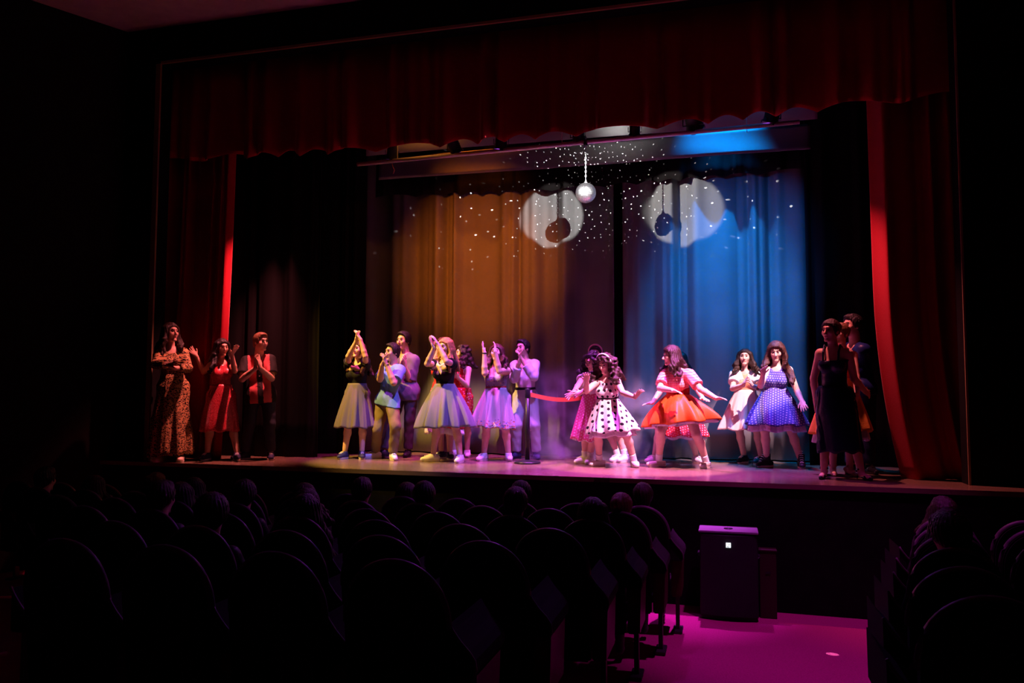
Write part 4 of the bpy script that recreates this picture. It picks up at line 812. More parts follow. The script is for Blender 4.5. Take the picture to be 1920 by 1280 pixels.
def make_top(P, root, material, sleeve=0.45, g=0.012, hem=0.12, neck='round', name='shirt', flare=0.012, seed=0, wr=0.003, straps=True, colfn=None, hemflare=0.0):
    """hem: height above the hip joint where the garment ends (negative = below)"""
    pts = [P.sl, P.sr, P.hip, P.neck] + ([P.el, P.er] if sleeve > 0 else []) + ([P.wl, P.wr] if sleeve > 1 else [])
    pts = np.array(pts); f = Field(pts.min(0) - 0.24, pts.max(0) + 0.2, 0.0095)
    torso(f, P, g, bust=True)
    if hem < 0.05 and hemflare >= 0:
        for q in 'lr':
            h = getattr(P, 'h' + q); kn = getattr(P, 'k' + q); f.cone(h, h + (kn - h) * 0.45, 0.088 * P.s, 0.08 * P.s, 0.05, grow=g)
        if hemflare: f.ell(P.t(P.hip, 0, 0, -0.02), P.T, np.array([0.17, 0.135, 0.16]) * P.s, 0.05, grow=hemflare)
    f.cut(P.t(P.hip, 0, 0, hem), -P.U)
    if sleeve > 0:
        for q in 'lr': arm(f, P, q, g + 0.006, 0.03, sleeve, flare)
    if neck == 'round': f.cone(P.t(P.neck, 0, 0.03, -0.012), P.t(P.neck, 0, 0.02, 0.15), 0.066 * P.s, 0.09, 0.01, 'sub')
    elif neck == 'scoop': f.ell(P.t(P.neck, 0, 0.07, 0.0), P.T, np.array([0.105, 0.10, 0.085]) * P.s, 0.01, 'sub')
    elif neck == 'off':
        f.cut(P.t(P.neck, 0, 0.0, -0.055), nrm(P.U + P.F * 0.2))
    elif neck == 'straps':
        f.cut(P.t(P.neck, 0, 0.08, -0.145), nrm(P.U + P.F * 0.1))
        for q in (-1, 1):
            pp = [P.t(P.neck, q * 0.075, 0.118, -0.17), P.t(P.neck, q * 0.078, 0.090, -0.06), P.t(P.neck, q * 0.08, 0.025, 0.012), P.t(P.neck, q * 0.078, -0.055, -0.02), P.t(P.neck, q * 0.07, -0.105, -0.15)]
            for a, b in zip(pp, pp[1:]): f.cone(a, b, 0.013, 0.013, 0.003)
    elif neck == 'tank':
        f.ell(P.t(P.neck, 0, 0.06, 0.0), P.T, np.array([0.07, 0.10, 0.075]) * P.s, 0.01, 'sub')
        for e, q in ((P.sl, -1), (P.sr, 1)): f.ell(e + P.R * q * 0.03, P.T, np.array([0.085, 0.12, 0.125]) * P.s, 0.008, 'sub')
    elif neck == 'vee':
        f.cone(P.t(P.neck, 0, 0.11, -0.16), P.t(P.neck, 0, 0.03, 0.03), 0.01, 0.075 * P.s, 0.01, 'sub'); f.cone(P.t(P.neck, 0, 0.02, -0.01), P.t(P.neck, 0, 0.02, 0.15), 0.062 * P.s, 0.09, 0.01, 'sub')
    if wr: f.ripple(wrinkle(wr, seed))
    return finish(name, f, material, P, root, colfn)

def make_trousers(P, root, material, g=0.018, seed=0, wr=0.004, length=0.93, name='trousers'):
    pts = np.array([P.hip, P.kl, P.kr, P.al, P.ar, P.hl, P.hr]); f = Field(pts.min(0) - 0.2, pts.max(0) + 0.22, 0.0115)
    s = P.s
    f.ell(P.t(P.hip, 0, 0, 0.02), P.T, np.array([0.142, 0.104, 0.12]) * s, 0.04, grow=g - 0.014)
    f.ell(P.t(P.hip, 0, 0, 0.12), P.T, np.array([0.138, 0.10, 0.12]) * s, 0.04, grow=g - 0.016)
    f.cut(P.t(P.hip, 0, 0, 0.14), P.U)
    for q in 'lr':
        h, kn, an = (getattr(P, c + q) for c in 'hka'); e = kn + (an - kn) * length
        f.cone(h, kn, 0.082 * s, 0.056 * s, 0.05, grow=g)
        f.cone(kn, e + nrm(an - kn) * 0.05, 0.054 * s, 0.045 * s, 0.03, grow=g, cut=(e, nrm(an - kn)))
    f.ripple(wrinkle(wr, seed))
    return finish(name, f, material, P, root)

def make_skirt(P, root, material, name='skirt', bell=1.5, amp=0.07, folds=13, ry=0.85, seed=0, grow=0.0, drop=0.0, start=0.0, waist_r=(0.128, 0.102), profile=None, ruffle=0.0, nt_=150, nv=22, parent=None):
    """a hanging skirt from the waist to the hem; folds deepen towards the hem"""
    w, a, b = P.skirt; rnd = random.Random(seed); ph = [rnd.uniform(0, 6.28) for _ in range(6)]
    waist = P.hip + P.U * 0.155 * P.s if profile is None else w
    waist = np.array([waist[0], waist[1], max(waist[2], w[2] - 0.05)])
    hc = (a + b) / 2; rx = abs(b[0] - a[0]) / 2 + grow
    tilt = (b[2] - a[2]) / max(b[0] - a[0], 0.1)
    hemz = hc[2] - drop
    th = np.linspace(0, 2 * math.pi, nt_, endpoint=False)
    rw = np.array(waist_r) * P.s * (0.5 + 0.5 * P.wide) + 0.012
    cr, sr_ = P.R[0], P.R[1]; ln = math.hypot(cr, sr_); cr, sr_ = cr / ln, sr_ / ln
    V = []; PT = []; vsn = np.linspace(start, 1, nv + 1)
    slant = math.hypot(waist[2] - hemz, rx - rw[0]); sa = max(0.15, (rx - rw[0]) / slant)
    fold = np.tanh(1.6 * np.sin(folds * th + ph[0] + 0.8 * np.sin(2 * th + ph[1]))) + 0.45 * np.sin((folds * 2 - 3) * th + ph[2]) + 0.4 * np.sin(5 * th + ph[3])
    for v in vsn:
        g = 1 - (1 - v) ** bell if profile is None else profile(v)
        R1 = rw[0] + (rx - rw[0]) * g; R2 = rw[1] + (rx * ry - rw[1]) * g
        k = 1 + 1.35 * amp * (v ** 1.0) * fold
        if ruffle: k = k + ruffle * (v ** 2) * np.sin(46 * th + ph[4])
        lx, ly = R1 * k * np.cos(th), R2 * k * np.sin(th)
        cx = waist[0] + (hc[0] - waist[0]) * v; cy = waist[1] + (hc[1] - waist[1]) * v
        z = waist[2] + (hemz - waist[2]) * v + tilt * lx * v + (0.012 * np.sin(7 * th + ph[5]) + 0.25 * amp * fold * 0.1) * v
        V.append(np.stack([cx + lx * cr - ly * sr_, cy + lx * sr_ + ly * cr, z], 1))
        rho = rw[0] / sa + slant * v; an = (th - 4.71) * sa
        PT.append(np.stack([rho * np.cos(an), rho * np.sin(an), np.full(nt_, (1 - v) * slant)], 1))
    V = np.concatenate(V); PT = np.concatenate(PT)
    cen = np.repeat(np.array([[waist[0] + (hc[0] - waist[0]) * v, waist[1] + (hc[1] - waist[1]) * v, 0] for v in vsn]), nt_, 0)
    rad = (V - cen) * (1, 1, 0); rad /= np.linalg.norm(rad, axis=1)[:, None]; s_ = P.s * (0.55 + 0.45 * P.wide)
    for it in range(14):        # let the cloth lie over the hips and legs
        ins = np.zeros(len(V), bool)
        for q in 'lr':
            for A, B, ra, rb in ((getattr(P, 'h' + q), getattr(P, 'k' + q), 0.088, 0.060), (getattr(P, 'k' + q), getattr(P, 'a' + q), 0.060, 0.045)):
                ab = B - A; t = np.clip(((V - A) @ ab) / (ab @ ab), 0, 1); dist = np.linalg.norm(V - A - t[:, None] * ab, axis=1)
                ins |= dist < (ra + (rb - ra) * t) * s_ + 0.016 + grow * 0.2
        dl = (V - P.t(P.hip, 0, -0.005, 0.01)) @ P.T.T / (np.array([0.155 * P.wide, 0.112, 0.12]) * P.s + 0.02)
        ins |= (dl ** 2).sum(1) < 1
        if not ins.any(): break
        V[ins] += rad[ins] * 0.012
    idx = np.arange((nv + 1) * nt_).reshape(nv + 1, nt_); nx = np.roll(idx, -1, 1)
    q = np.stack([idx[:-1], idx[1:], nx[1:], nx[:-1]], -1).reshape(-1, 4)
    me = mesh_np(name, V - P.base, q); pat_attr(me, PT)
    o = link(name, me, material, root if parent is None else parent)
    m_ = o.modifiers.new('thickness', 'SOLIDIFY'); m_.thickness = 0.005; m_.offset = -1
    return o

def make_belt(P, root, material, height=0.05, name='belt', grow=0.03, at=0.155):
    f = Field(P.hip - 0.3, P.hip + 0.42, 0.0095); torso(f, P, grow, bust=False)
    f.cut(P.t(P.hip, 0, 0, at - height / 2), -P.U); f.cut(P.t(P.hip, 0, 0, at + height / 2), P.U)
    return finish(name, f, material, P, root)

def make_collar(P, root, material, name='collar', bow=False):
    f = Field(P.neck - 0.28, P.neck + 0.2, 0.0085); prev = None
    for i in range(25):
        a = 2 * math.pi * i / 24
        p = P.t(P.neck, 0.092 * math.sin(a), 0.02 + 0.088 * math.cos(a), -0.015 - 0.075 * max(0, math.cos(a)) ** 1.5)
        if prev is not None: f.cone(prev, p, 0.02, 0.02, 0.01)
        prev = p
    for q in (-1, 1):
        f.ell(P.t(P.neck, q * 0.055, 0.105, -0.115), P.T, np.array([0.05, 0.018, 0.035]), 0.012)
        if bow: f.cone(P.t(P.neck, 0, 0.115, -0.10), P.t(P.neck, q * 0.03, 0.115, -0.19), 0.016, 0.022, 0.01)
    f.ripple(wrinkle(0.004, 3))
    return finish(name, f, material, P, root)

def make_hair(P, root, color, kind='long', length=0.3, vol=0.0, seed=0, wave=0.4):
    rnd = random.Random(seed); s = P.s; T = P.HT
    drop = {'short': 0.02, 'bun': 0.02}.get(kind, length)
    lo = P.head - np.array([0.26, 0.26, 0.16 + drop]); hi = P.head + np.array([0.26, 0.26, 0.24])
    f = Field(lo, hi, 0.0094); g = 0.014 + vol
    f.ell(P.h(0, -0.014, 0.032), T, np.array([0.076, 0.094, 0.087]) * s, 0.02, grow=g)
    if kind == 'short':
        f.ell(P.h(0, 0.03, 0.095), T, np.array([0.055, 0.06, 0.03]) * s, 0.02)
        f.ell(P.h(0, -0.07, -0.035), T, np.array([0.058, 0.035, 0.05]) * s, 0.03)
        f.ell(P.h(0, 0.110, -0.008), T, np.array([0.135, 0.085, 0.108]) * s, 0.010, 'sub')
        f.ell(P.h(0, 0.03, -0.09), T, np.array([0.11, 0.075, 0.085]) * s, 0.012, 'sub')
    else:
        if kind == 'bun': f.ell(P.h(0, -0.115, 0.05), T, np.array([0.05, 0.045, 0.05]) * s, 0.02)
        if kind in ('long', 'curly'):
            n = 15 if kind == 'long' else 19
            for i in range(n):
                fi = math.radians(-102 + 204 * i / (n - 1)); sn, cs = math.sin(fi), math.cos(fi)
                out = P.hR * sn - P.hF * cs
                a = P.h(0.068 * sn, -0.075 * cs, 0.045); b = P.h((0.085 + vol) * sn, -(0.098 + vol) * cs, -0.055)
                L = length * rnd.uniform(0.82, 1.08)
                spread = 0.04 + vol * 1.2 + 0.05 * rnd.random()
                e = np.array([b[0], b[1], b[2]]) + V3(out[0], out[1], 0) * spread - V3(0, 0, 1) * (L - 0.06)
                # keep the lock outside the chest and the back
                d = e - P.neck; fz = d @ P.F
                if abs(fz) < 0.12: e = e + P.F * (math.copysign(0.12, -cs if abs(cs) > 0.2 else 1) - fz) * 0.9
                r0 = 0.036 if kind == 'long' else 0.042
                prev = b; f.cone(a, b, 0.034 * s, r0, 0.025); ph = rnd.uniform(0, 6.28); m_ = 5
                for j in range(1, m_ + 1):
                    t = j / m_; p = b + (e - b) * t + (np.cross(out, P.hU) * math.sin(ph + t * 7) + out * math.cos(ph + t * 7) * 0.6) * 0.02 * wave * 2
                    f.cone(prev, p, r0 * (1 - 0.45 * (t - 1 / m_)), r0 * (1 - 0.45 * t), 0.014); prev = p
        if kind == 'curly':
            for i in range(60):
                fi = math.radians(rnd.uniform(-125, 125)); z = rnd.uniform(-length * 0.8, 0.10)
                rr = 0.10 + vol + rnd.uniform(-0.01, 0.035) - max(0, z) * 0.45
                c = P.head + s * (P.hR * math.sin(fi) - P.hF * math.cos(fi)) * rr + V3(0, 0, z * s)
                f.ell(c, np.eye(3), np.ones(3) * rnd.uniform(0.022, 0.036), 0.012)
        f.ell(P.h(0, 0.112, -0.045), T, np.array([0.150, 0.090, 0.125]) * s, 0.014, 'sub')
        f.cone(P.h(0, 0.06, -0.07), P.t(P.neck, 0, 0.11, -0.05), 0.048 * s, 0.055 * s, 0.02, 'sub')
    hd = P.head; am = {'curly': 0.0075}.get(kind, 0.004); fr = {'curly': 95.0, 'short': 120.0}.get(kind, 70.0)
    ph = [rnd.uniform(0, 6.28) for _ in range(4)]
    if kind == 'curly':
        f.ripple(lambda x, y, z: am * (np.sin(fr * x + ph[0] + 2 * np.sin(40 * z)) + np.sin(fr * z + ph[1] + 2 * np.sin(45 * y)) + np.sin(fr * y + ph[2])) / 1.6)
    else:
        def strands(x, y, z):
            d = np.stack([x - hd[0], y - hd[1], z - hd[2]], 1); a = np.arctan2(d @ P.hR, -(d @ P.hF))
            return am * np.sin(26 * a + wave * 5 * np.sin(22 * z + ph[0]) + ph[1]) + am * 0.5 * np.sin(47 * a + 3 * np.sin(30 * z + ph[2]))
        f.ripple(strands)
    v, q = f.mesh(); me = mesh_np('hair', v - P.base, q)
    return link('hair', me, mat('hair_%.2f_%.2f_%.2f' % color, color, 0.40, spec=0.30, bump=0.35, bump_scale=260, var=0.25, var_scale=30), root)
def make_band(P, root, material, vol=0.0):
    f = Field(P.head - 0.17, P.head + 0.2, 0.008); prev = None
    for i in range(17):
        a = math.radians(-100 + 200 * i / 16); p = P.h((0.094 + vol) * math.sin(a), 0.036, 0.032 + (0.100 + vol) * math.cos(a))
        if prev is not None: f.cone(prev, p, 0.012, 0.012, 0.004)
        prev = p
    return finish('headband', f, material, P, root)

def make_shoe(P, root, q, kind, upper, sole, sock=None):
    an = getattr(P, 'a' + q); a = math.radians(P.toe[0 if q == 'l' else 1]); d = V3(math.sin(a), -math.cos(a), 0); side = V3(d[1], -d[0], 0)
    z0 = P.base[2]; c = V3(an[0], an[1], z0); s = P.s; up = V3(0, 0, 1); T = np.array([d, side, up])
    L = (0.265 if P.male else 0.245) * s; f = Field(c - V3(0.26, 0.26, 0.0) - V3(0, 0, 0.012), c + V3(0.26, 0.26, 0.24), 0.0082)
    heel = c - d * 0.055 * s; toe = c + d * (L - 0.10)
    if kind == 'heel':
        f.cone(heel + up * 0.075, c + d * 0.08 + up * 0.03, 0.030, 0.030, 0.02); f.cone(c + d * 0.08 + up * 0.026, toe + up * 0.02, 0.032, 0.018, 0.02)
        f.cone(heel + up * 0.07, heel - d * 0.01 + up * 0.006, 0.016, 0.006, 0.008)
        f.cone(an + up * 0.03 - side * 0.03, an + up * 0.03 + side * 0.03, 0.018, 0.018, 0.01); f.cone(heel + up * 0.07, an - d * 0.03 + up * 0.03, 0.018, 0.012, 0.01)
    else:
        f.cone(heel + up * 0.048, c + d * 0.06 + up * 0.045, 0.040, 0.042, 0.03); f.cone(c + d * 0.06 + up * 0.042, toe + up * 0.032, 0.043, 0.033, 0.03)
        top = {'flat': 0.06, 'sneaker': 0.095, 'high': 0.16, 'leather': 0.09}[kind]
        f.cone(an * V3(1, 1, 0) + up * (z0 + 0.05), an * V3(1, 1, 0) + up * (z0 + top), 0.042, 0.046, 0.03)
        f.cut(c + up * (top + 0.012), up); 
        if kind in ('sneaker', 'high', 'flat'): f.cone(an * V3(1, 1, 0) + up * (z0 + top - 0.02), an * V3(1, 1, 0) + up * (z0 + top + 0.06), 0.036, 0.038, 0.004, 'sub')
    f.cut(c + up * (0.004 if kind == 'heel' else 0.018), -up)
    v, qd = f.mesh(); me = mesh_np('shoe', v - P.base, qd); o = link('shoe', me, upper, root)
    if kind != 'heel':
        n = 28; vs, fs = [], []
        for lev, (zz, gr) in enumerate(((0.001, 0.0), (0.024, 0.004))):
            for i in range(n):
                t = 2 * math.pi * i / n; x = math.cos(t); y = math.sin(t)
                wdt = (0.046 if x > 0 else 0.040) * s + gr; ln = (L / 2 + gr) * x
                vs.append(c + d * (ln + L / 2 - 0.095 * s) + side * wdt * np.sign(y) * abs(y) ** 0.75 + up * zz - P.base)
        fs = [(i, (i + 1) % n, n + (i + 1) % n, n + i) for i in range(n)]
        me = bpy.data.meshes.new('sole'); me.from_pydata([tuple(p) for p in vs], [], fs + [tuple(range(n - 1, -1, -1)), tuple(range(n, 2 * n))]); me.update()
        link('sole', me, sole, o)
        if kind in ('sneaker', 'high', 'leather'):
            b = MB()
            for i in range(4 if kind != 'high' else 6):
                t = i / 5; p = c + d * (0.115 - 0.085 * min(t, 0.8)) + up * (0.078 + 0.03 * t + (0.02 * i if kind == 'high' else 0)) - P.base
                b.tube([p - side * 0.022, p + up * 0.006, p + side * 0.022], 0.004, 5)
            b.build('laces', M_WHITECLOTH if kind != "leather" else M_BLACKCOTTON, o)
    if sock is not None:
        kn = getattr(P, 'k' + q); tp = an + nrm(kn - an) * 0.09
        f = Field(an - 0.1, an + 0.17, 0.008); f.cone(an - up * 0.02, tp + nrm(kn - an) * 0.05, 0.042 * s, 0.047 * s, 0.01, cut=(tp, nrm(kn - an))); f.cut(an - up * 0.03, -up)
        v, qd = f.mesh(); link('sock', mesh_np('sock', v - P.base, qd), sock, root)
    return o

fab = lambda n, c, r=0.8, **k: mat(n, c, r, spec=0.15, bump=k.pop('bump', 0.12), bump_scale=k.pop('bs', 70), **k)
M_WHITECLOTH = fab('white_cotton', (0.82, 0.80, 0.80))
M_BLACKCOTTON = fab('black_cotton', (0.014, 0.013, 0.014))
M_PETTI = fab('pale_petticoat_net', (0.80, 0.72, 0.78), bump=0.5)
M_DARKSHOE = mat('navy_canvas', (0.03, 0.03, 0.09), 0.7); M_WHITESHOE = mat('white_canvas', (0.78, 0.76, 0.76), 0.6); M_BLACKSHOE = mat('black_canvas', (0.02, 0.02, 0.022), 0.5)
M_SOLE = mat('cream_rubber', (0.80, 0.74, 0.62), 0.6); M_BLACKSOLE = mat('black_rubber', (0.02, 0.02, 0.02), 0.6); M_SHINY = mat('black_patent', (0.012, 0.012, 0.015), 0.15)
BRN = (0.026, 0.012, 0.008); DRK = (0.012, 0.008, 0.008); BLD = (0.34, 0.17, 0.06); AUB = (0.06, 0.018, 0.012); SND = (0.16, 0.08, 0.035)

def performer(key, label, skin='fair', brows=None, hair=None, thumbs=None, group='performers on the stage'):
    P = Pose(POSES[key]); root = empty('person', P.base, label, 'person', group)
    make_body(P, SKIN_TONE[skin], root, thumbs=thumbs); make_eyes(P, root)
    if hair: make_hair(P, root, *hair[:1], **hair[1])
    return P, root
def shoes(P, root, kind='sneaker', upper=None, sole=None, sock=None):
    for q in 'lr': make_shoe(P, root, q, kind, upper or M_WHITESHOE, sole or M_SOLE, sock)

# ------------------------------------------------------------------ the cast
M_LEO = mat('leopard_print_cloth', rough=0.75, nodes=leopard_nodes, spec=0.15)
P, r = performer('p1', 'woman in a long leopard print dress standing with folded arms', 'mid', hair=(BRN, dict(kind='long', length=0.36, seed=1, wave=0.7)))
make_top(P, r, M_LEO, 1.75, 0.014, 0.1, 'scoop', 'dress_bodice', seed=1)
make_skirt(P, r, M_LEO, 'dress_skirt', bell=1.5, amp=0.068, folds=9, ry=0.7, seed=1)
shoes(P, r, 'flat', mat('cream_leather', (0.7, 0.6, 0.42), 0.5))

M_SEQ = mat('red_sequins', rough=0.3, spec=0.5, nodes=sequin_nodes((0.34, 0.012, 0.02)))
P, r = performer('p2', 'woman in a red sequinned dress clapping in front of the red curtain', 'mid', hair=(DRK, dict(kind='long', length=0.34, seed=2, wave=0.6)),
                 thumbs=[((0.3, 0, 0.6), (1, -0.3, 0)), ((-0.6, 0, 0.2), (-0.3, 0, 1))])
make_top(P, r, M_SEQ, 0.0, 0.012, 0.1, 'tank', 'dress_bodice', seed=2)
make_skirt(P, r, M_SEQ, 'dress_skirt', bell=1.3, amp=0.054, folds=7, ry=0.75, seed=2)
shoes(P, r, 'sneaker', M_DARKSHOE)

def panels(P):
    def f(v):
        d = v - P.neck; x = np.abs(d @ P.R) / P.s; front = (d @ P.F) > -0.02
        c = np.tile((0.018, 0.016, 0.014), (len(v), 1)).astype(float)
        arm_ = np.minimum(segd(v, P.sl, P.el), segd(v, P.sr, P.er)) < 0.075
        c[front & (x > 0.035) & (x < 0.135) & ~arm_] = (0.62, 0.10, 0.10)
        c[arm_] = (0.13, 0.11, 0.05)
        return c
    return f
M_PANEL = mat('two_tone_shirt_cloth', attr=True, rough=0.75, spec=0.15, bump=0.15, bump_scale=300)
P, r = performer('p3', 'man in a black and red panelled shirt and dark jeans clapping beside the red curtain', 'mid', hair=(SND, dict(kind='short', seed=3)))
t = make_top(P, r, M_PANEL, 0.75, 0.016, -0.13, 'vee', 'shirt', seed=3, wr=0.005, colfn=panels(P), flare=0.02, hemflare=0.02)
for i in range(4):
    p = P.t(P.neck, 0, 0.135, -0.19 - 0.09 * i) - P.base; b = MB(); b.lathe([(0.008, -0.003), (0.008, 0.003)], n=10)
    o = b.build('button', M_WHITECLOTH, t, loc=tuple(p)); o.rotation_euler = (math.pi / 2, 0, math.radians(25))
make_trousers(P, r, fab('dark_denim', (0.03, 0.032, 0.045)), seed=3, wr=0.006); shoes(P, r, 'sneaker', M_DARKSHOE)

M_LILAC = fab('lilac_grey_cotton', (0.17, 0.14, 0.18)); M_SLATE = fab('slate_grey_cotton', (0.21, 0.21, 0.26)); M_CREAM = fab('gold_cream_satin', (0.75, 0.58, 0.28), 0.4)
P, r = performer('p4', 'girl in a black top and lilac skirt clapping straight above her head', 'fair', hair=(AUB, dict(kind='long', length=0.34, seed=4, wave=0.8)))
make_top(P, r, M_BLACKCOTTON, 0.5, 0.012, 0.11, 'round', 'blouse', seed=4); make_collar(P, r, M_CREAM)
make_skirt(P, r, M_LILAC, bell=1.25, amp=0.068, folds=10, ry=0.8, seed=4); shoes(P, r, 'sneaker', M_DARKSHOE)

P, r = performer('p5', 'boy in a light blue polo shirt and khaki trousers clapping with bent knees', 'mid', hair=(DRK, dict(kind='short', vol=0.006, seed=5)))
M_POLO = fab('light_blue_pique', (0.13, 0.26, 0.46)); make_top(P, r, M_POLO, 0.8, 0.020, -0.06, 'vee', 'polo_shirt', seed=5, wr=0.005, flare=0.016, hemflare=0.01)
make_trousers(P, r, fab('khaki_twill', (0.20, 0.155, 0.075)), 0.018, seed=5, wr=0.007); shoes(P, r, 'sneaker', M_WHITESHOE)
b = MB(); w_ = P.wr - P.base; dd = nrm(P.wr - P.er)
b.tube([tuple(w_ - dd * 0.012), tuple(w_ + dd * 0.012)], 0.032, 14); b.build('wristband', M_BLACKCOTTON, r, True)

P, r = performer('p6', 'tall boy in a loose purple-grey shirt clapping behind the boy in the polo shirt', 'mid', hair=(DRK, dict(kind='short', vol=0.008, seed=6)))
make_top(P, r, fab('mauve_grey_poplin', (0.14, 0.10, 0.16)), 0.95, 0.020, -0.14, 'vee', 'shirt', seed=6, wr=0.006, flare=0.02, hemflare=0.03)
make_trousers(P, r, fab('charcoal_twill', (0.08, 0.06, 0.08)), 0.016, seed=6, wr=0.006); shoes(P, r, 'leather', M_BLACKSHOE, M_BLACKSOLE)

P, r = performer('p7', 'blonde girl in a black top with cream collar and wide slate skirt clapping high', 'fair', hair=(BLD, dict(kind='long', length=0.33, seed=7, wave=0.4)))
make_top(P, r, M_BLACKCOTTON, 0.45, 0.012, 0.11, 'round', 'blouse', seed=7, flare=0.016); make_collar(P, r, M_CREAM, bow=True)
make_skirt(P, r, M_SLATE, bell=1.55, amp=0.095, folds=11, ry=0.8, seed=7, ruffle=0.006); shoes(P, r, 'sneaker', M_WHITESHOE)

M_REDFLOR = mat('red_floral_cotton', rough=0.8, nodes=floral_nodes((0.62, 0.03, 0.04), [(0.85, 0.25, 0.06), (0.8, 0.4, 0.45)], 16, 0.42), spec=0.15)
P, r = performer('p8', 'dark-haired girl in a fitted red floral dress seen half behind the blonde girl', 'fair', hair=(BRN, dict(kind='curly', length=0.20, seed=8)))
make_top(P, r, M_REDFLOR, 0.0, 0.012, 0.09, 'tank', 'dress_bodice', seed=8)
make_skirt(P, r, M_REDFLOR, 'dress_skirt', seed=8, amp=0.015, folds=6, ry=0.75, profile=lambda v: min(1.0, v * 2.6) * (1.0 - 0.1 * v)); shoes(P, r, 'sneaker', M_WHITESHOE)

P, r = performer('p8b', 'girl almost hidden behind the blonde girl, white petticoat frill showing below', 'fair', hair=(AUB, dict(kind='long', length=0.26, seed=9)))
M_REDC = fab('plain_red_cotton', (0.6, 0.04, 0.05)); make_top(P, r, M_REDC, 0.4, 0.012, 0.1, 'round', 'dress_bodice', seed=9)
make_skirt(P, r, M_REDC, 'dress_skirt', bell=1.4, amp=0.068, folds=10, ry=0.6, seed=9, grow=-0.05, drop=-0.09); make_skirt(P, r, M_PETTI, 'petticoat', bell=1.4, amp=0.068, folds=10, ry=0.6, seed=9, grow=-0.052, ruffle=0.015); shoes(P, r, 'sneaker', M_DARKSHOE)

M_FLOR = mat('white_floral_hem_cotton', rough=0.75, spec=0.15, nodes=floral_nodes((0.55, 0.52, 0.54), [(0.10, 0.24, 0.10), (0.06, 0.12, 0.42), (0.80, 0.10, 0.06), (0.85, 0.32, 0.08)], 22, 0.40, 0.16))
M_BODGREY = mat('patterned_grey_satin', rough=0.5, spec=0.3, nodes=floral_nodes((0.22, 0.20, 0.26), [(0.08, 0.07, 0.12), (0.5, 0.42, 0.12)], 20, 0.40))
P, r = performer('p9', 'girl in a white skirt with a floral hem raising both hands apart', 'fair', hair=(AUB, dict(kind='long', length=0.24, seed=11, wave=0.9)))
make_top(P, r, M_BODGREY, 0.0, 0.014, 0.1, 'straps', 'dress_bodice', seed=11)
make_skirt(P, r, M_FLOR, 'dress_skirt', bell=1.5, amp=0.101, folds=12, ry=0.8, seed=11); make_belt(P, r, M_REDFLOR, 0.045, 'sash', 0.018); shoes(P, r, 'sneaker', M_WHITESHOE)
b = MB(); w_ = P.wl - P.base; dd = nrm(P.wl - P.el)
b.tube([tuple(w_ - dd * 0.008), tuple(w_ + dd * 0.008)], 0.030, 14); b.build('bracelet', M_BLACKCOTTON, r, True)

P, r = performer('p10', 'man all in white with a dark belt, hands pressed to his mouth', 'mid', hair=(DRK, dict(kind='short', seed=12)))
make_top(P, r, fab('white_poplin', (0.6, 0.58, 0.62)), 1.75, 0.016, 0.09, 'vee', 'shirt', seed=12, wr=0.006, flare=0.008)
make_trousers(P, r, fab('white_twill', (0.50, 0.50, 0.54)), 0.018, seed=12, wr=0.006); make_belt(P, r, M_BLACKCOTTON, 0.035, 'belt', 0.028, 0.115); shoes(P, r, 'leather', M_DARKSHOE, M_BLACKSOLE)

M_PINKDOT = mat('pink_dotted_cotton', rough=0.8, spec=0.15, nodes=dots_nodes((0.85, 0.16, 0.34), (0.9, 0.75, 0.8), 0.04, 0.22))
P, r = performer('p11', 'girl in a white t-shirt and pink dotted skirt bending forward', 'fair', hair=(DRK, dict(kind='curly', length=0.16, seed=13)))
make_top(P, r, M_WHITECLOTH, 0.55, 0.014, 0.1, 'round', 't_shirt', seed=13, flare=0.012); make_skirt(P, r, M_PINKDOT, bell=1.3, amp=0.108, folds=10, ry=0.8, seed=13)
make_skirt(P, r, M_PETTI, 'petticoat', bell=1.3, amp=0.108, folds=10, ry=0.8, seed=13, grow=-0.032, drop=0.012, ruffle=0.015); shoes(P, r, 'sneaker', M_WHITESHOE, None, M_WHITECLOTH)

P, r = performer('p11b', 'girl with a pink headband mostly hidden behind the curly-haired girl in polka dots', 'fair', hair=(DRK, dict(kind='long', length=0.2, seed=15)))
make_band(P, r, fab('pink_ribbon', (0.85, 0.35, 0.5))); make_top(P, r, fab('violet_cotton', (0.25, 0.10, 0.35)), 0.4, 0.012, 0.1, 'round', 'dress_bodice', seed=15)
make_skirt(P, r, MATS['violet_cotton'], 'dress_skirt', bell=1.3, amp=0.068, folds=9, ry=0.7, seed=15); shoes(P, r, 'sneaker', M_WHITESHOE, None, M_WHITECLOTH)

M_POLKA = mat('white_cotton_black_dots', rough=0.8, spec=0.15, nodes=dots_nodes((0.86, 0.80, 0.80), (0.015, 0.012, 0.02), 0.088, 0.23))
P, r = performer('p12', 'curly-haired girl in a white dress with black polka dots and a black belt', 'fair', hair=(BRN, dict(kind='curly', length=0.27, vol=0.022, seed=16)),
                 thumbs=[((-0.3, 0, 0.5), (0.2, -1, 0.2)), ((0.0, -0.3, 1), (0.7, -0.7, -0.3))])
make_band(P, r, M_WHITECLOTH, 0.02); make_top(P, r, M_POLKA, 0.0, 0.012, 0.1, 'tank', 'dress_bodice', seed=16)
make_skirt(P, r, M_POLKA, 'dress_skirt', bell=1.4, amp=0.074, folds=10, ry=0.85, seed=16)
make_skirt(P, r, M_PETTI, 'petticoat', bell=1.4, amp=0.074, folds=10, ry=0.85, seed=16, grow=-0.047, drop=0.06, ruffle=0.02); make_belt(P, r, M_BLACKCOTTON, 0.05, 'belt', 0.026); shoes(P, r, 'flat', M_WHITESHOE, None, M_WHITECLOTH)

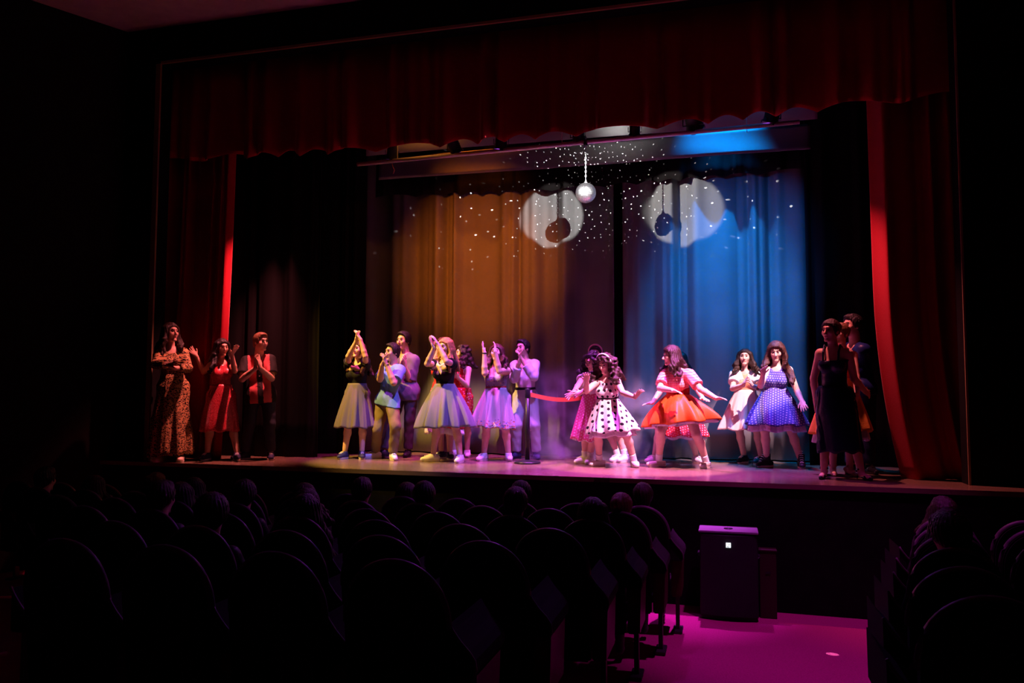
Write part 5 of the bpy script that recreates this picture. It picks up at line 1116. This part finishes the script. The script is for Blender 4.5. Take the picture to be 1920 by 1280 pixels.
M_ORANGE = fab('orange_satin', (0.66, 0.10, 0.018), 0.45); M_GING = mat('pink_gingham', rough=0.8, spec=0.15, nodes=gingham_nodes((0.85, 0.45, 0.42), (0.80, 0.16, 0.14), 0.03))
P, r = performer('p13', 'girl in a flying orange skirt and pink checked blouse facing left with arms spread', 'fair', hair=(BRN, dict(kind='long', length=0.30, vol=0.01, seed=18, wave=0.8)))
make_top(P, r, M_GING, 0.75, 0.016, 0.1, 'round', 'blouse', seed=18, wr=0.005, flare=0.016); make_skirt(P, r, M_ORANGE, bell=1.7, amp=0.115, folds=9, ry=0.8, seed=18)
make_skirt(P, r, M_PETTI, 'petticoat', bell=1.7, amp=0.115, folds=9, ry=0.8, seed=18, grow=-0.032, drop=0.025, ruffle=0.012); make_belt(P, r, fab('dark_red_sash', (0.32, 0.015, 0.015)), 0.11, 'wide_belt', 0.024, 0.17); shoes(P, r, 'flat', mat('tan_canvas', (0.6, 0.5, 0.4), 0.6), None, M_WHITECLOTH)

M_REDDOT = mat('red_dotted_cotton', rough=0.8, spec=0.15, nodes=dots_nodes((0.72, 0.03, 0.05), (0.85, 0.6, 0.6), 0.035, 0.2))
P, r = performer('p14', 'girl in a red dotted skirt hidden behind the girl in orange', 'fair', hair=(DRK, dict(kind='long', length=0.2, seed=19)))
make_top(P, r, fab('navy_cotton', (0.02, 0.02, 0.06)), 0.4, 0.012, 0.1, 'round', 'blouse', seed=19); make_skirt(P, r, M_REDDOT, bell=1.4, amp=0.081, folds=10, ry=0.7, seed=19)
make_skirt(P, r, M_PETTI, 'petticoat', bell=1.4, amp=0.081, folds=10, ry=0.7, seed=19, grow=-0.032, drop=0.035, ruffle=0.015); shoes(P, r, 'sneaker', M_WHITESHOE)

M_PEACH = fab('peach_satin', (0.85, 0.38, 0.20), 0.5); M_PALE = fab('pale_pink_cotton', (0.86, 0.66, 0.60))
P, r = performer('p15', 'girl in a pale dress with peach bodice and short white jacket clasping her hands', 'fair', hair=(BRN, dict(kind='long', length=0.22, seed=21, wave=0.9)))
make_top(P, r, M_PEACH, 0.0, 0.012, 0.1, 'tank', 'dress_bodice', seed=21); make_top(P, r, M_WHITECLOTH, 0.6, 0.018, 0.30, 'vee', 'short_jacket', seed=22, flare=0.012)
make_skirt(P, r, M_PALE, 'dress_skirt', bell=1.2, amp=0.081, folds=9, ry=0.75, seed=21); make_belt(P, r, M_PEACH, 0.06, 'sash', 0.02); shoes(P, r, 'sneaker', M_BLACKSHOE)

M_BLUEDOT = mat('blue_dotted_cotton', rough=0.75, spec=0.15, nodes=dots_nodes((0.085, 0.08, 0.34), (0.6, 0.56, 0.72), 0.034, 0.20))
P, r = performer('p16', 'long-haired girl in a sleeveless blue dress with small white dots and lilac petticoat', 'fair', hair=(AUB, dict(kind='long', length=0.44, vol=0.018, seed=23, wave=1.0)),
                 thumbs=[((0.6, 0, 0.5), (0.3, -1, 0)), ((-0.5, -0.5, 0), (0.2, 0.3, -0.4))])
make_top(P, r, M_BLUEDOT, 0.0, 0.013, 0.1, 'tank', 'dress_bodice', seed=23); make_skirt(P, r, M_BLUEDOT, 'dress_skirt', bell=1.3, amp=0.081, folds=10, ry=0.8, seed=23)
make_skirt(P, r, fab('lilac_net', (0.62, 0.50, 0.78), bump=0.5), 'petticoat', bell=1.3, amp=0.081, folds=10, ry=0.8, seed=23, grow=-0.032, drop=0.075, ruffle=0.022); shoes(P, r, 'high', M_BLACKSHOE)

M_NAVY = fab('midnight_satin', (0.008, 0.009, 0.035), 0.3)
P, r = performer('p17', 'woman in a long dark slip dress and strappy heels walking off at the right', 'mid', hair=(BRN, dict(kind='bun', seed=25)),
                 thumbs=[((0.2, -1, 0), (1, 0, 0)), ((0, -1, 0.3), (-1, 0, 0))])
make_top(P, r, M_NAVY, 0.0, 0.012, 0.02, 'straps', 'dress_bodice', seed=25, wr=0.002, hemflare=-1)
make_skirt(P, r, M_NAVY, 'dress_skirt', seed=25, amp=0.02, folds=5, ry=0.72, profile=lambda v: min(1.0, 0.15 + v * 2.2) if v < 0.4 else 1.0 - 0.12 * math.sin((v - 0.4) * 5.2) * 0.6); shoes(P, r, 'heel', M_SHINY)

M_GOLD = fab('golden_orange_cotton', (0.88, 0.36, 0.06))
P, r = performer('p18', 'girl in a golden yellow skirt behind the woman in the dark dress', 'fair', hair=(SND, dict(kind='bun', seed=26)))
make_top(P, r, fab('red_orange_cotton', (0.75, 0.08, 0.04)), 0.0, 0.012, 0.1, 'tank', 'dress_bodice', seed=26); make_skirt(P, r, M_GOLD, 'skirt', bell=1.1, amp=0.068, folds=10, ry=0.6, seed=26)
make_skirt(P, r, M_PETTI, 'petticoat', bell=1.1, amp=0.068, folds=10, ry=0.6, seed=26, grow=-0.032, drop=0.10, ruffle=0.012); shoes(P, r, 'heel', mat('tan_strap_leather', (0.5, 0.3, 0.2), 0.4))

P, r = performer('p19', 'tall dark-haired man in a dark blue shirt and trousers by the right house curtain', 'mid', hair=(DRK, dict(kind='short', vol=0.006, seed=28)),
                 thumbs=[None, ((-0.3, -1, 0.3), (-1, 0, 0))])
make_top(P, r, fab('deep_blue_satin', (0.012, 0.02, 0.10), 0.35), 1.6, 0.022, -0.06, 'vee', 'shirt', seed=28, wr=0.006, hemflare=0.01)
make_trousers(P, r, fab('navy_suiting', (0.012, 0.016, 0.05), 0.5), 0.022, seed=28, wr=0.006); shoes(P, r, 'leather', M_SHINY, M_BLACKSOLE)

# ------------------------------------------------------------------ auditorium seats
M_PLUSH = mat('dark_plush', (0.012, 0.004, 0.008), 0.95); M_PIPING = mat('seat_edge_vinyl', (0.10, 0.07, 0.09), 0.45, spec=0.4)
M_SEATWOOD = mat('varnished_seat_wood', (0.07, 0.022, 0.012), 0.4, spec=0.4, var=0.3, var_scale=12); M_SEATMETAL = mat('seat_leg_metal', (0.05, 0.05, 0.05), 0.5, 0.6)
def back_outline(w, top, n=24, zb=0.36, zs=0.90):
    """arched back, from bottom left over the arch to bottom right"""
    pts = [(-w, zb), (-w, zs)]
    pts += [(-w * math.cos(math.pi * i / n), zs + (top - zs) * math.sin(math.pi * i / n) ** 0.9) for i in range(1, n)]
    return pts + [(w, zs), (w, zb)]
def lean_y(z): return -0.11 * max(0, z - 0.4) / 0.8
def make_seat_meshes():
    ms = {}
    o = back_outline(0.243, 1.18); b = MB(); n = len(o)
    b.add([(x, 0.05 + lean_y(z), z) for x, z in o] + [(x, -0.03 + lean_y(z), z) for x, z in o],
          [tuple(range(n)), tuple(range(2 * n - 1, n - 1, -1))] + [(i, i + n, (i + 1) % n + n, (i + 1) % n) for i in range(n)])
    ms['backrest'] = (b.mesh('backrest', bevel=0.012), M_PLUSH)
    b = MB(); b.tube([(x, 0.01 + lean_y(z), z + 0.004) for x, z in o[1:-1]], 0.020, 8); ms['edge_piping'] = (b.mesh('edge_piping', True), M_PIPING)
    b = MB(); b.prism([(0.03, 0.40), (0.03, 0.47), (0.25, 0.485), (0.47, 0.48), (0.50, 0.45), (0.48, 0.39)], 'x', -0.235, 0.235); ms['seat_cushion'] = (b.mesh('seat_cushion', bevel=0.015), M_PLUSH)
    return ms
def make_arm_meshes():
    ms = {}
    b = MB(); prof = [(0.255, 0.36), (0.345, 0.36), (0.352, 0.60), (0.355, 0.70), (0.255, 0.70)]
    b.prism(prof, 'y', 0.0, 0.40); ms['side_panel'] = (b.mesh('side_panel', bevel=0.01), M_SEATWOOD)
    b = MB(); prof = [(0.248, 0.70), (0.36, 0.70), (0.372, 0.735), (0.366, 0.775), (0.34, 0.81), (0.30, 0.85), (0.265, 0.895), (0.245, 0.93)]
    b.prism(prof, 'y', -0.06, 0.42); ms['armrest'] = (b.mesh('armrest', bevel=0.008), M_PLUSH)
    b = MB(); b.tube([(x, -0.06, z) for x, z in prof[1:]], 0.008, 6); ms['arm_piping'] = (b.mesh('arm_piping', True), M_PIPING)
    b = MB(); b.box((0.30, 0.2, 0.19), (0.035, 0.06, 0.36)); ms['leg'] = (b.mesh('leg'), M_SEATMETAL)
    b = MB(); b.box((0.30, 0.2, 0.012), (0.09, 0.22, 0.024)); ms['foot_plate'] = (b.mesh('foot_plate', bevel=0.004), M_SEATMETAL)
    return ms
SEAT = make_seat_meshes(); ARM = make_arm_meshes()
def seat(loc, label, group, first=False, rz=0.0):
    r = empty('theatre_seat', loc, label, 'seat', group, rz)
    for k, (me, m_) in list(SEAT.items()) + list(ARM.items()): link(k, me, m_, r)
    if first:
        for k, (me, m_) in ARM.items():
            o = link(k, me, m_, r); o.location = (-0.60, 0, 0)
    return r
ROWS = [7.67, 6.83, 6.0, 5.15, 4.3, 3.45]
LEFT_AISLE = [-0.80, -0.89, -1.00, -1.12, -1.30, -1.45]; LEFT_N = [13, 11, 9, 7, 5, 4]
RIGHT_AISLE = [1.75, 1.57, 1.40, 1.22, 1.05, 0.92]
ORD = ['front', 'second', 'third', 'fourth', 'fifth', 'sixth']
def floor_z(y): return 0.0714 * max(0, 7.67 - y)
PITCH = 0.60
NTH = 'first second third fourth fifth sixth seventh eighth ninth tenth eleventh twelfth thirteenth'.split()
for i, y in enumerate(ROWS):
    for n in range(LEFT_N[i]):
        lb = 'arched theatre seat at the aisle end of the %s row, left block' % ORD[i] if n == 0 else 'arched theatre seat, %s from the aisle in the %s row of the left block' % (NTH[n], ORD[i])
        seat((LEFT_AISLE[i] - PITCH * n, y, floor_z(y)), lb, 'seats of the left block, %s row' % ORD[i], n == LEFT_N[i] - 1)
    for n in range(2 if i < 5 else 1):
        lb = 'arched theatre seat at the aisle end of the %s row, right block' % ORD[i] if n == 0 else 'dark arched theatre seat second from the aisle, %s row of the right block' % ORD[i]
        seat((RIGHT_AISLE[i] + PITCH * n, y, floor_z(y)), lb, 'seats of the right block, %s row' % ORD[i], n == 0)

# ------------------------------------------------------------------ audience (seen from behind, facing the stage)
def seated(hy=180, lean=0.0, H=1.68, sex='f', knee=0.0, headx=0.0, foot=0.0):
    s = H / 1.68
    J = dict(hip=(0, 0.16, 0.55), neck=(headx * 0.4, -0.01 + lean, 1.06 * s), head=(headx, 0.02 + lean, 1.06 * s + 0.165),
             sl=(0.155, 0.0 + lean, 1.00 * s), sr=(-0.155, 0.0 + lean, 1.00 * s), el=(0.20, 0.16 + lean, 0.77), er=(-0.20, 0.16 + lean, 0.77),
             wl=(0.08, 0.36, 0.70), wr=(-0.08, 0.36, 0.70), tl=(-0.03, 0.48, 0.68), tr=(0.03, 0.48, 0.67),
             hl=(0.09, 0.16, 0.55), hr=(-0.09, 0.16, 0.55), kl=(0.12, 0.57, 0.55), kr=(-0.12 + knee, 0.57, 0.55), al=(0.12, 0.60, 0.085), ar=(-0.12 + foot, 0.60, 0.085))
    return Pose(dict(H=H, turn=180, hy=hy, hp=0, sex=sex, toe=[180, 180], wide=1.0, J=J), (0, 0, 0))
AUD = []
for k, (P_, hc, hk, cl) in enumerate((
        (seated(180, 0, 1.66), DRK, dict(kind='long', length=0.30, seed=51, wave=0.3), (0.03, 0.02, 0.03)),
        (seated(186, 0, 1.74, 'm'), BRN, dict(kind='short', seed=52), (0.04, 0.035, 0.05)),
        (seated(172, 0.02, 1.62), BRN, dict(kind='long', length=0.18, vol=0.012, seed=53), (0.05, 0.03, 0.03)),
        (seated(165, 0, 1.66), SND, dict(kind='bun', seed=54), (0.03, 0.03, 0.05)),
        (seated(200, 0.03, 1.70, 'm'), DRK, dict(kind='short', vol=0.01, seed=55), (0.02, 0.02, 0.02)),
        (seated(184, 0, 1.68, 'f', -0.10, 0.0, -0.22), DRK, dict(kind='long', length=0.28, seed=56, wave=0.3), (0.04, 0.03, 0.05)))):
    root = bpy.data.objects.new('person', None); root.empty_display_size = 0.1
    tmp = []
    make_body(P_, SKIN_TONE['mid'], root, h=0.0135, dress=cl); make_hair(P_, root, hc, **hk)
    AUD.append([(c.name.split('.')[0], c.data, c.data.materials[0]) for c in root.children])
    for c in list(root.children): bpy.data.objects.remove(c)
    bpy.data.objects.remove(root)
HAIRTXT = ['long dark straight hair', 'short brown hair', 'wavy brown shoulder-length hair', 'light hair gathered in a bun', 'short black hair']
def spectator(row, x, kind, label, group='spectators seated before the stage', sc=1.0, rz=0.0):
    y = ROWS[row]; r = empty('person', (x, y, floor_z(y)), label, 'person', group, rz); r.scale = (sc, sc, sc)
    for nm, me, m_ in AUD[kind]: link(nm, me, m_, r)
def seat_x(row, n): return LEFT_AISLE[row] - PITCH * n
SPECT = [(0, 0, 1, 'spectator with short hair in the front row, aisle seat'), (0, 2, 4, 'spectator with short black hair in the front row, third seat from the aisle'),
         (0, 4, 2, 'spectator with wavy hair in the front row, fifth seat from the aisle'), (0, 9, 3, 'spectator with gathered light hair far along the front row, violet light on the head'),
         (1, 0, 3, 'spectator with a gathered bun in the second row, aisle seat'), (1, 3, 4, 'spectator with short black hair in the second row, fourth seat from the aisle'),
         (1, 4, 1, 'spectator with short brown hair in the second row, fifth seat from the aisle'), (1, 5, 2, 'spectator with wavy hair in the second row, sixth seat from the aisle'),
         (1, 7, 0, 'spectator with long hair in the second row, eighth seat from the aisle'), (1, 9, 2, 'spectator with wavy hair in the second row, tenth seat from the aisle'),
         (1, 10, 1, 'spectator with short hair at the wall end of the second row'), (2, 0, 0, 'spectator with long dark hair in the third row, aisle seat'),
         (2, 1, 1, 'spectator with short brown hair in the third row, second seat from the aisle'), (2, 4, 2, 'spectator with wavy hair in the third row, fifth seat from the aisle'),
         (2, 5, 4, 'spectator with short black hair in the third row, sixth seat from the aisle'), (2, 6, 0, 'spectator with long hair in the third row, seventh seat from the aisle'),
         (3, 3, 0, 'spectator with long hair in the fourth row, fourth seat from the aisle'), (3, 5, 1, 'spectator with short hair in the fourth row, sixth seat from the aisle'),
         (4, 3, 4, 'spectator with short hair in the fifth row of the left block')]
for row, n, kind, lb in SPECT: spectator(row, seat_x(row, n), kind, lb)
for row, kind, lb in ((0, 2, 'spectator with wavy hair in the front row of the right block'), (1, 1, 'spectator with short brown hair in the second row of the right block'),
                      (2, 5, 'spectator with long hair in the third row, one leg stretched into the aisle'), (3, 4, 'spectator with short black hair in the fourth row of the right block')):
    spectator(row, RIGHT_AISLE[row], kind, lb)


# ------------------------------------------------------------------ stage smoke drifting behind the dancers
def smoke_nodes(nt):
    for n in list(nt.nodes): nt.nodes.remove(n)
    k = NT(nt); out = nt.nodes.new('ShaderNodeOutputMaterial'); vs_ = nt.nodes.new('ShaderNodeVolumeScatter')
    tc = nt.nodes.new('ShaderNodeTexCoord')
    n = k.noise(tc.outputs['Object'], 2.4, 4); s = nt.nodes.new('ShaderNodeSeparateXYZ'); nt.links.new(tc.outputs['Generated'], s.inputs[0])
    # thins out to nothing towards every face of its bounds
    def fade(x): return k.m('MULTIPLY', k.m('MULTIPLY', x, k.m('SUBTRACT', 1.0, x)), 4.0)
    e = k.m('MULTIPLY', k.m('MULTIPLY', fade(s.outputs[0]), fade(s.outputs[1])), k.m('SUBTRACT', 1.0, k.m('POWER', s.outputs[2], 1.5)))
    d = k.m('MAXIMUM', k.m('SUBTRACT', n, 0.47), 0.0)
    nt.links.new(k.m('MULTIPLY', k.m('MULTIPLY', d, e), 22.0), vs_.inputs['Density'])
    vs_.inputs['Color'].default_value = (0.8, 0.8, 0.9, 1); nt.links.new(vs_.outputs[0], out.inputs['Volume'])
m_ = bpy.data.materials.new('stage_smoke'); m_.use_nodes = True; smoke_nodes(m_.node_tree)
b = MB(); b.box((0, 0, 0), (2.6, 0.9, 1.35))
o = b.build('smoke', m_, loc=(-1.55, 11.05, ZS + 0.69)); tag(o, 'thin violet smoke drifting low behind the dancers at centre stage', 'smoke', kind='stuff')
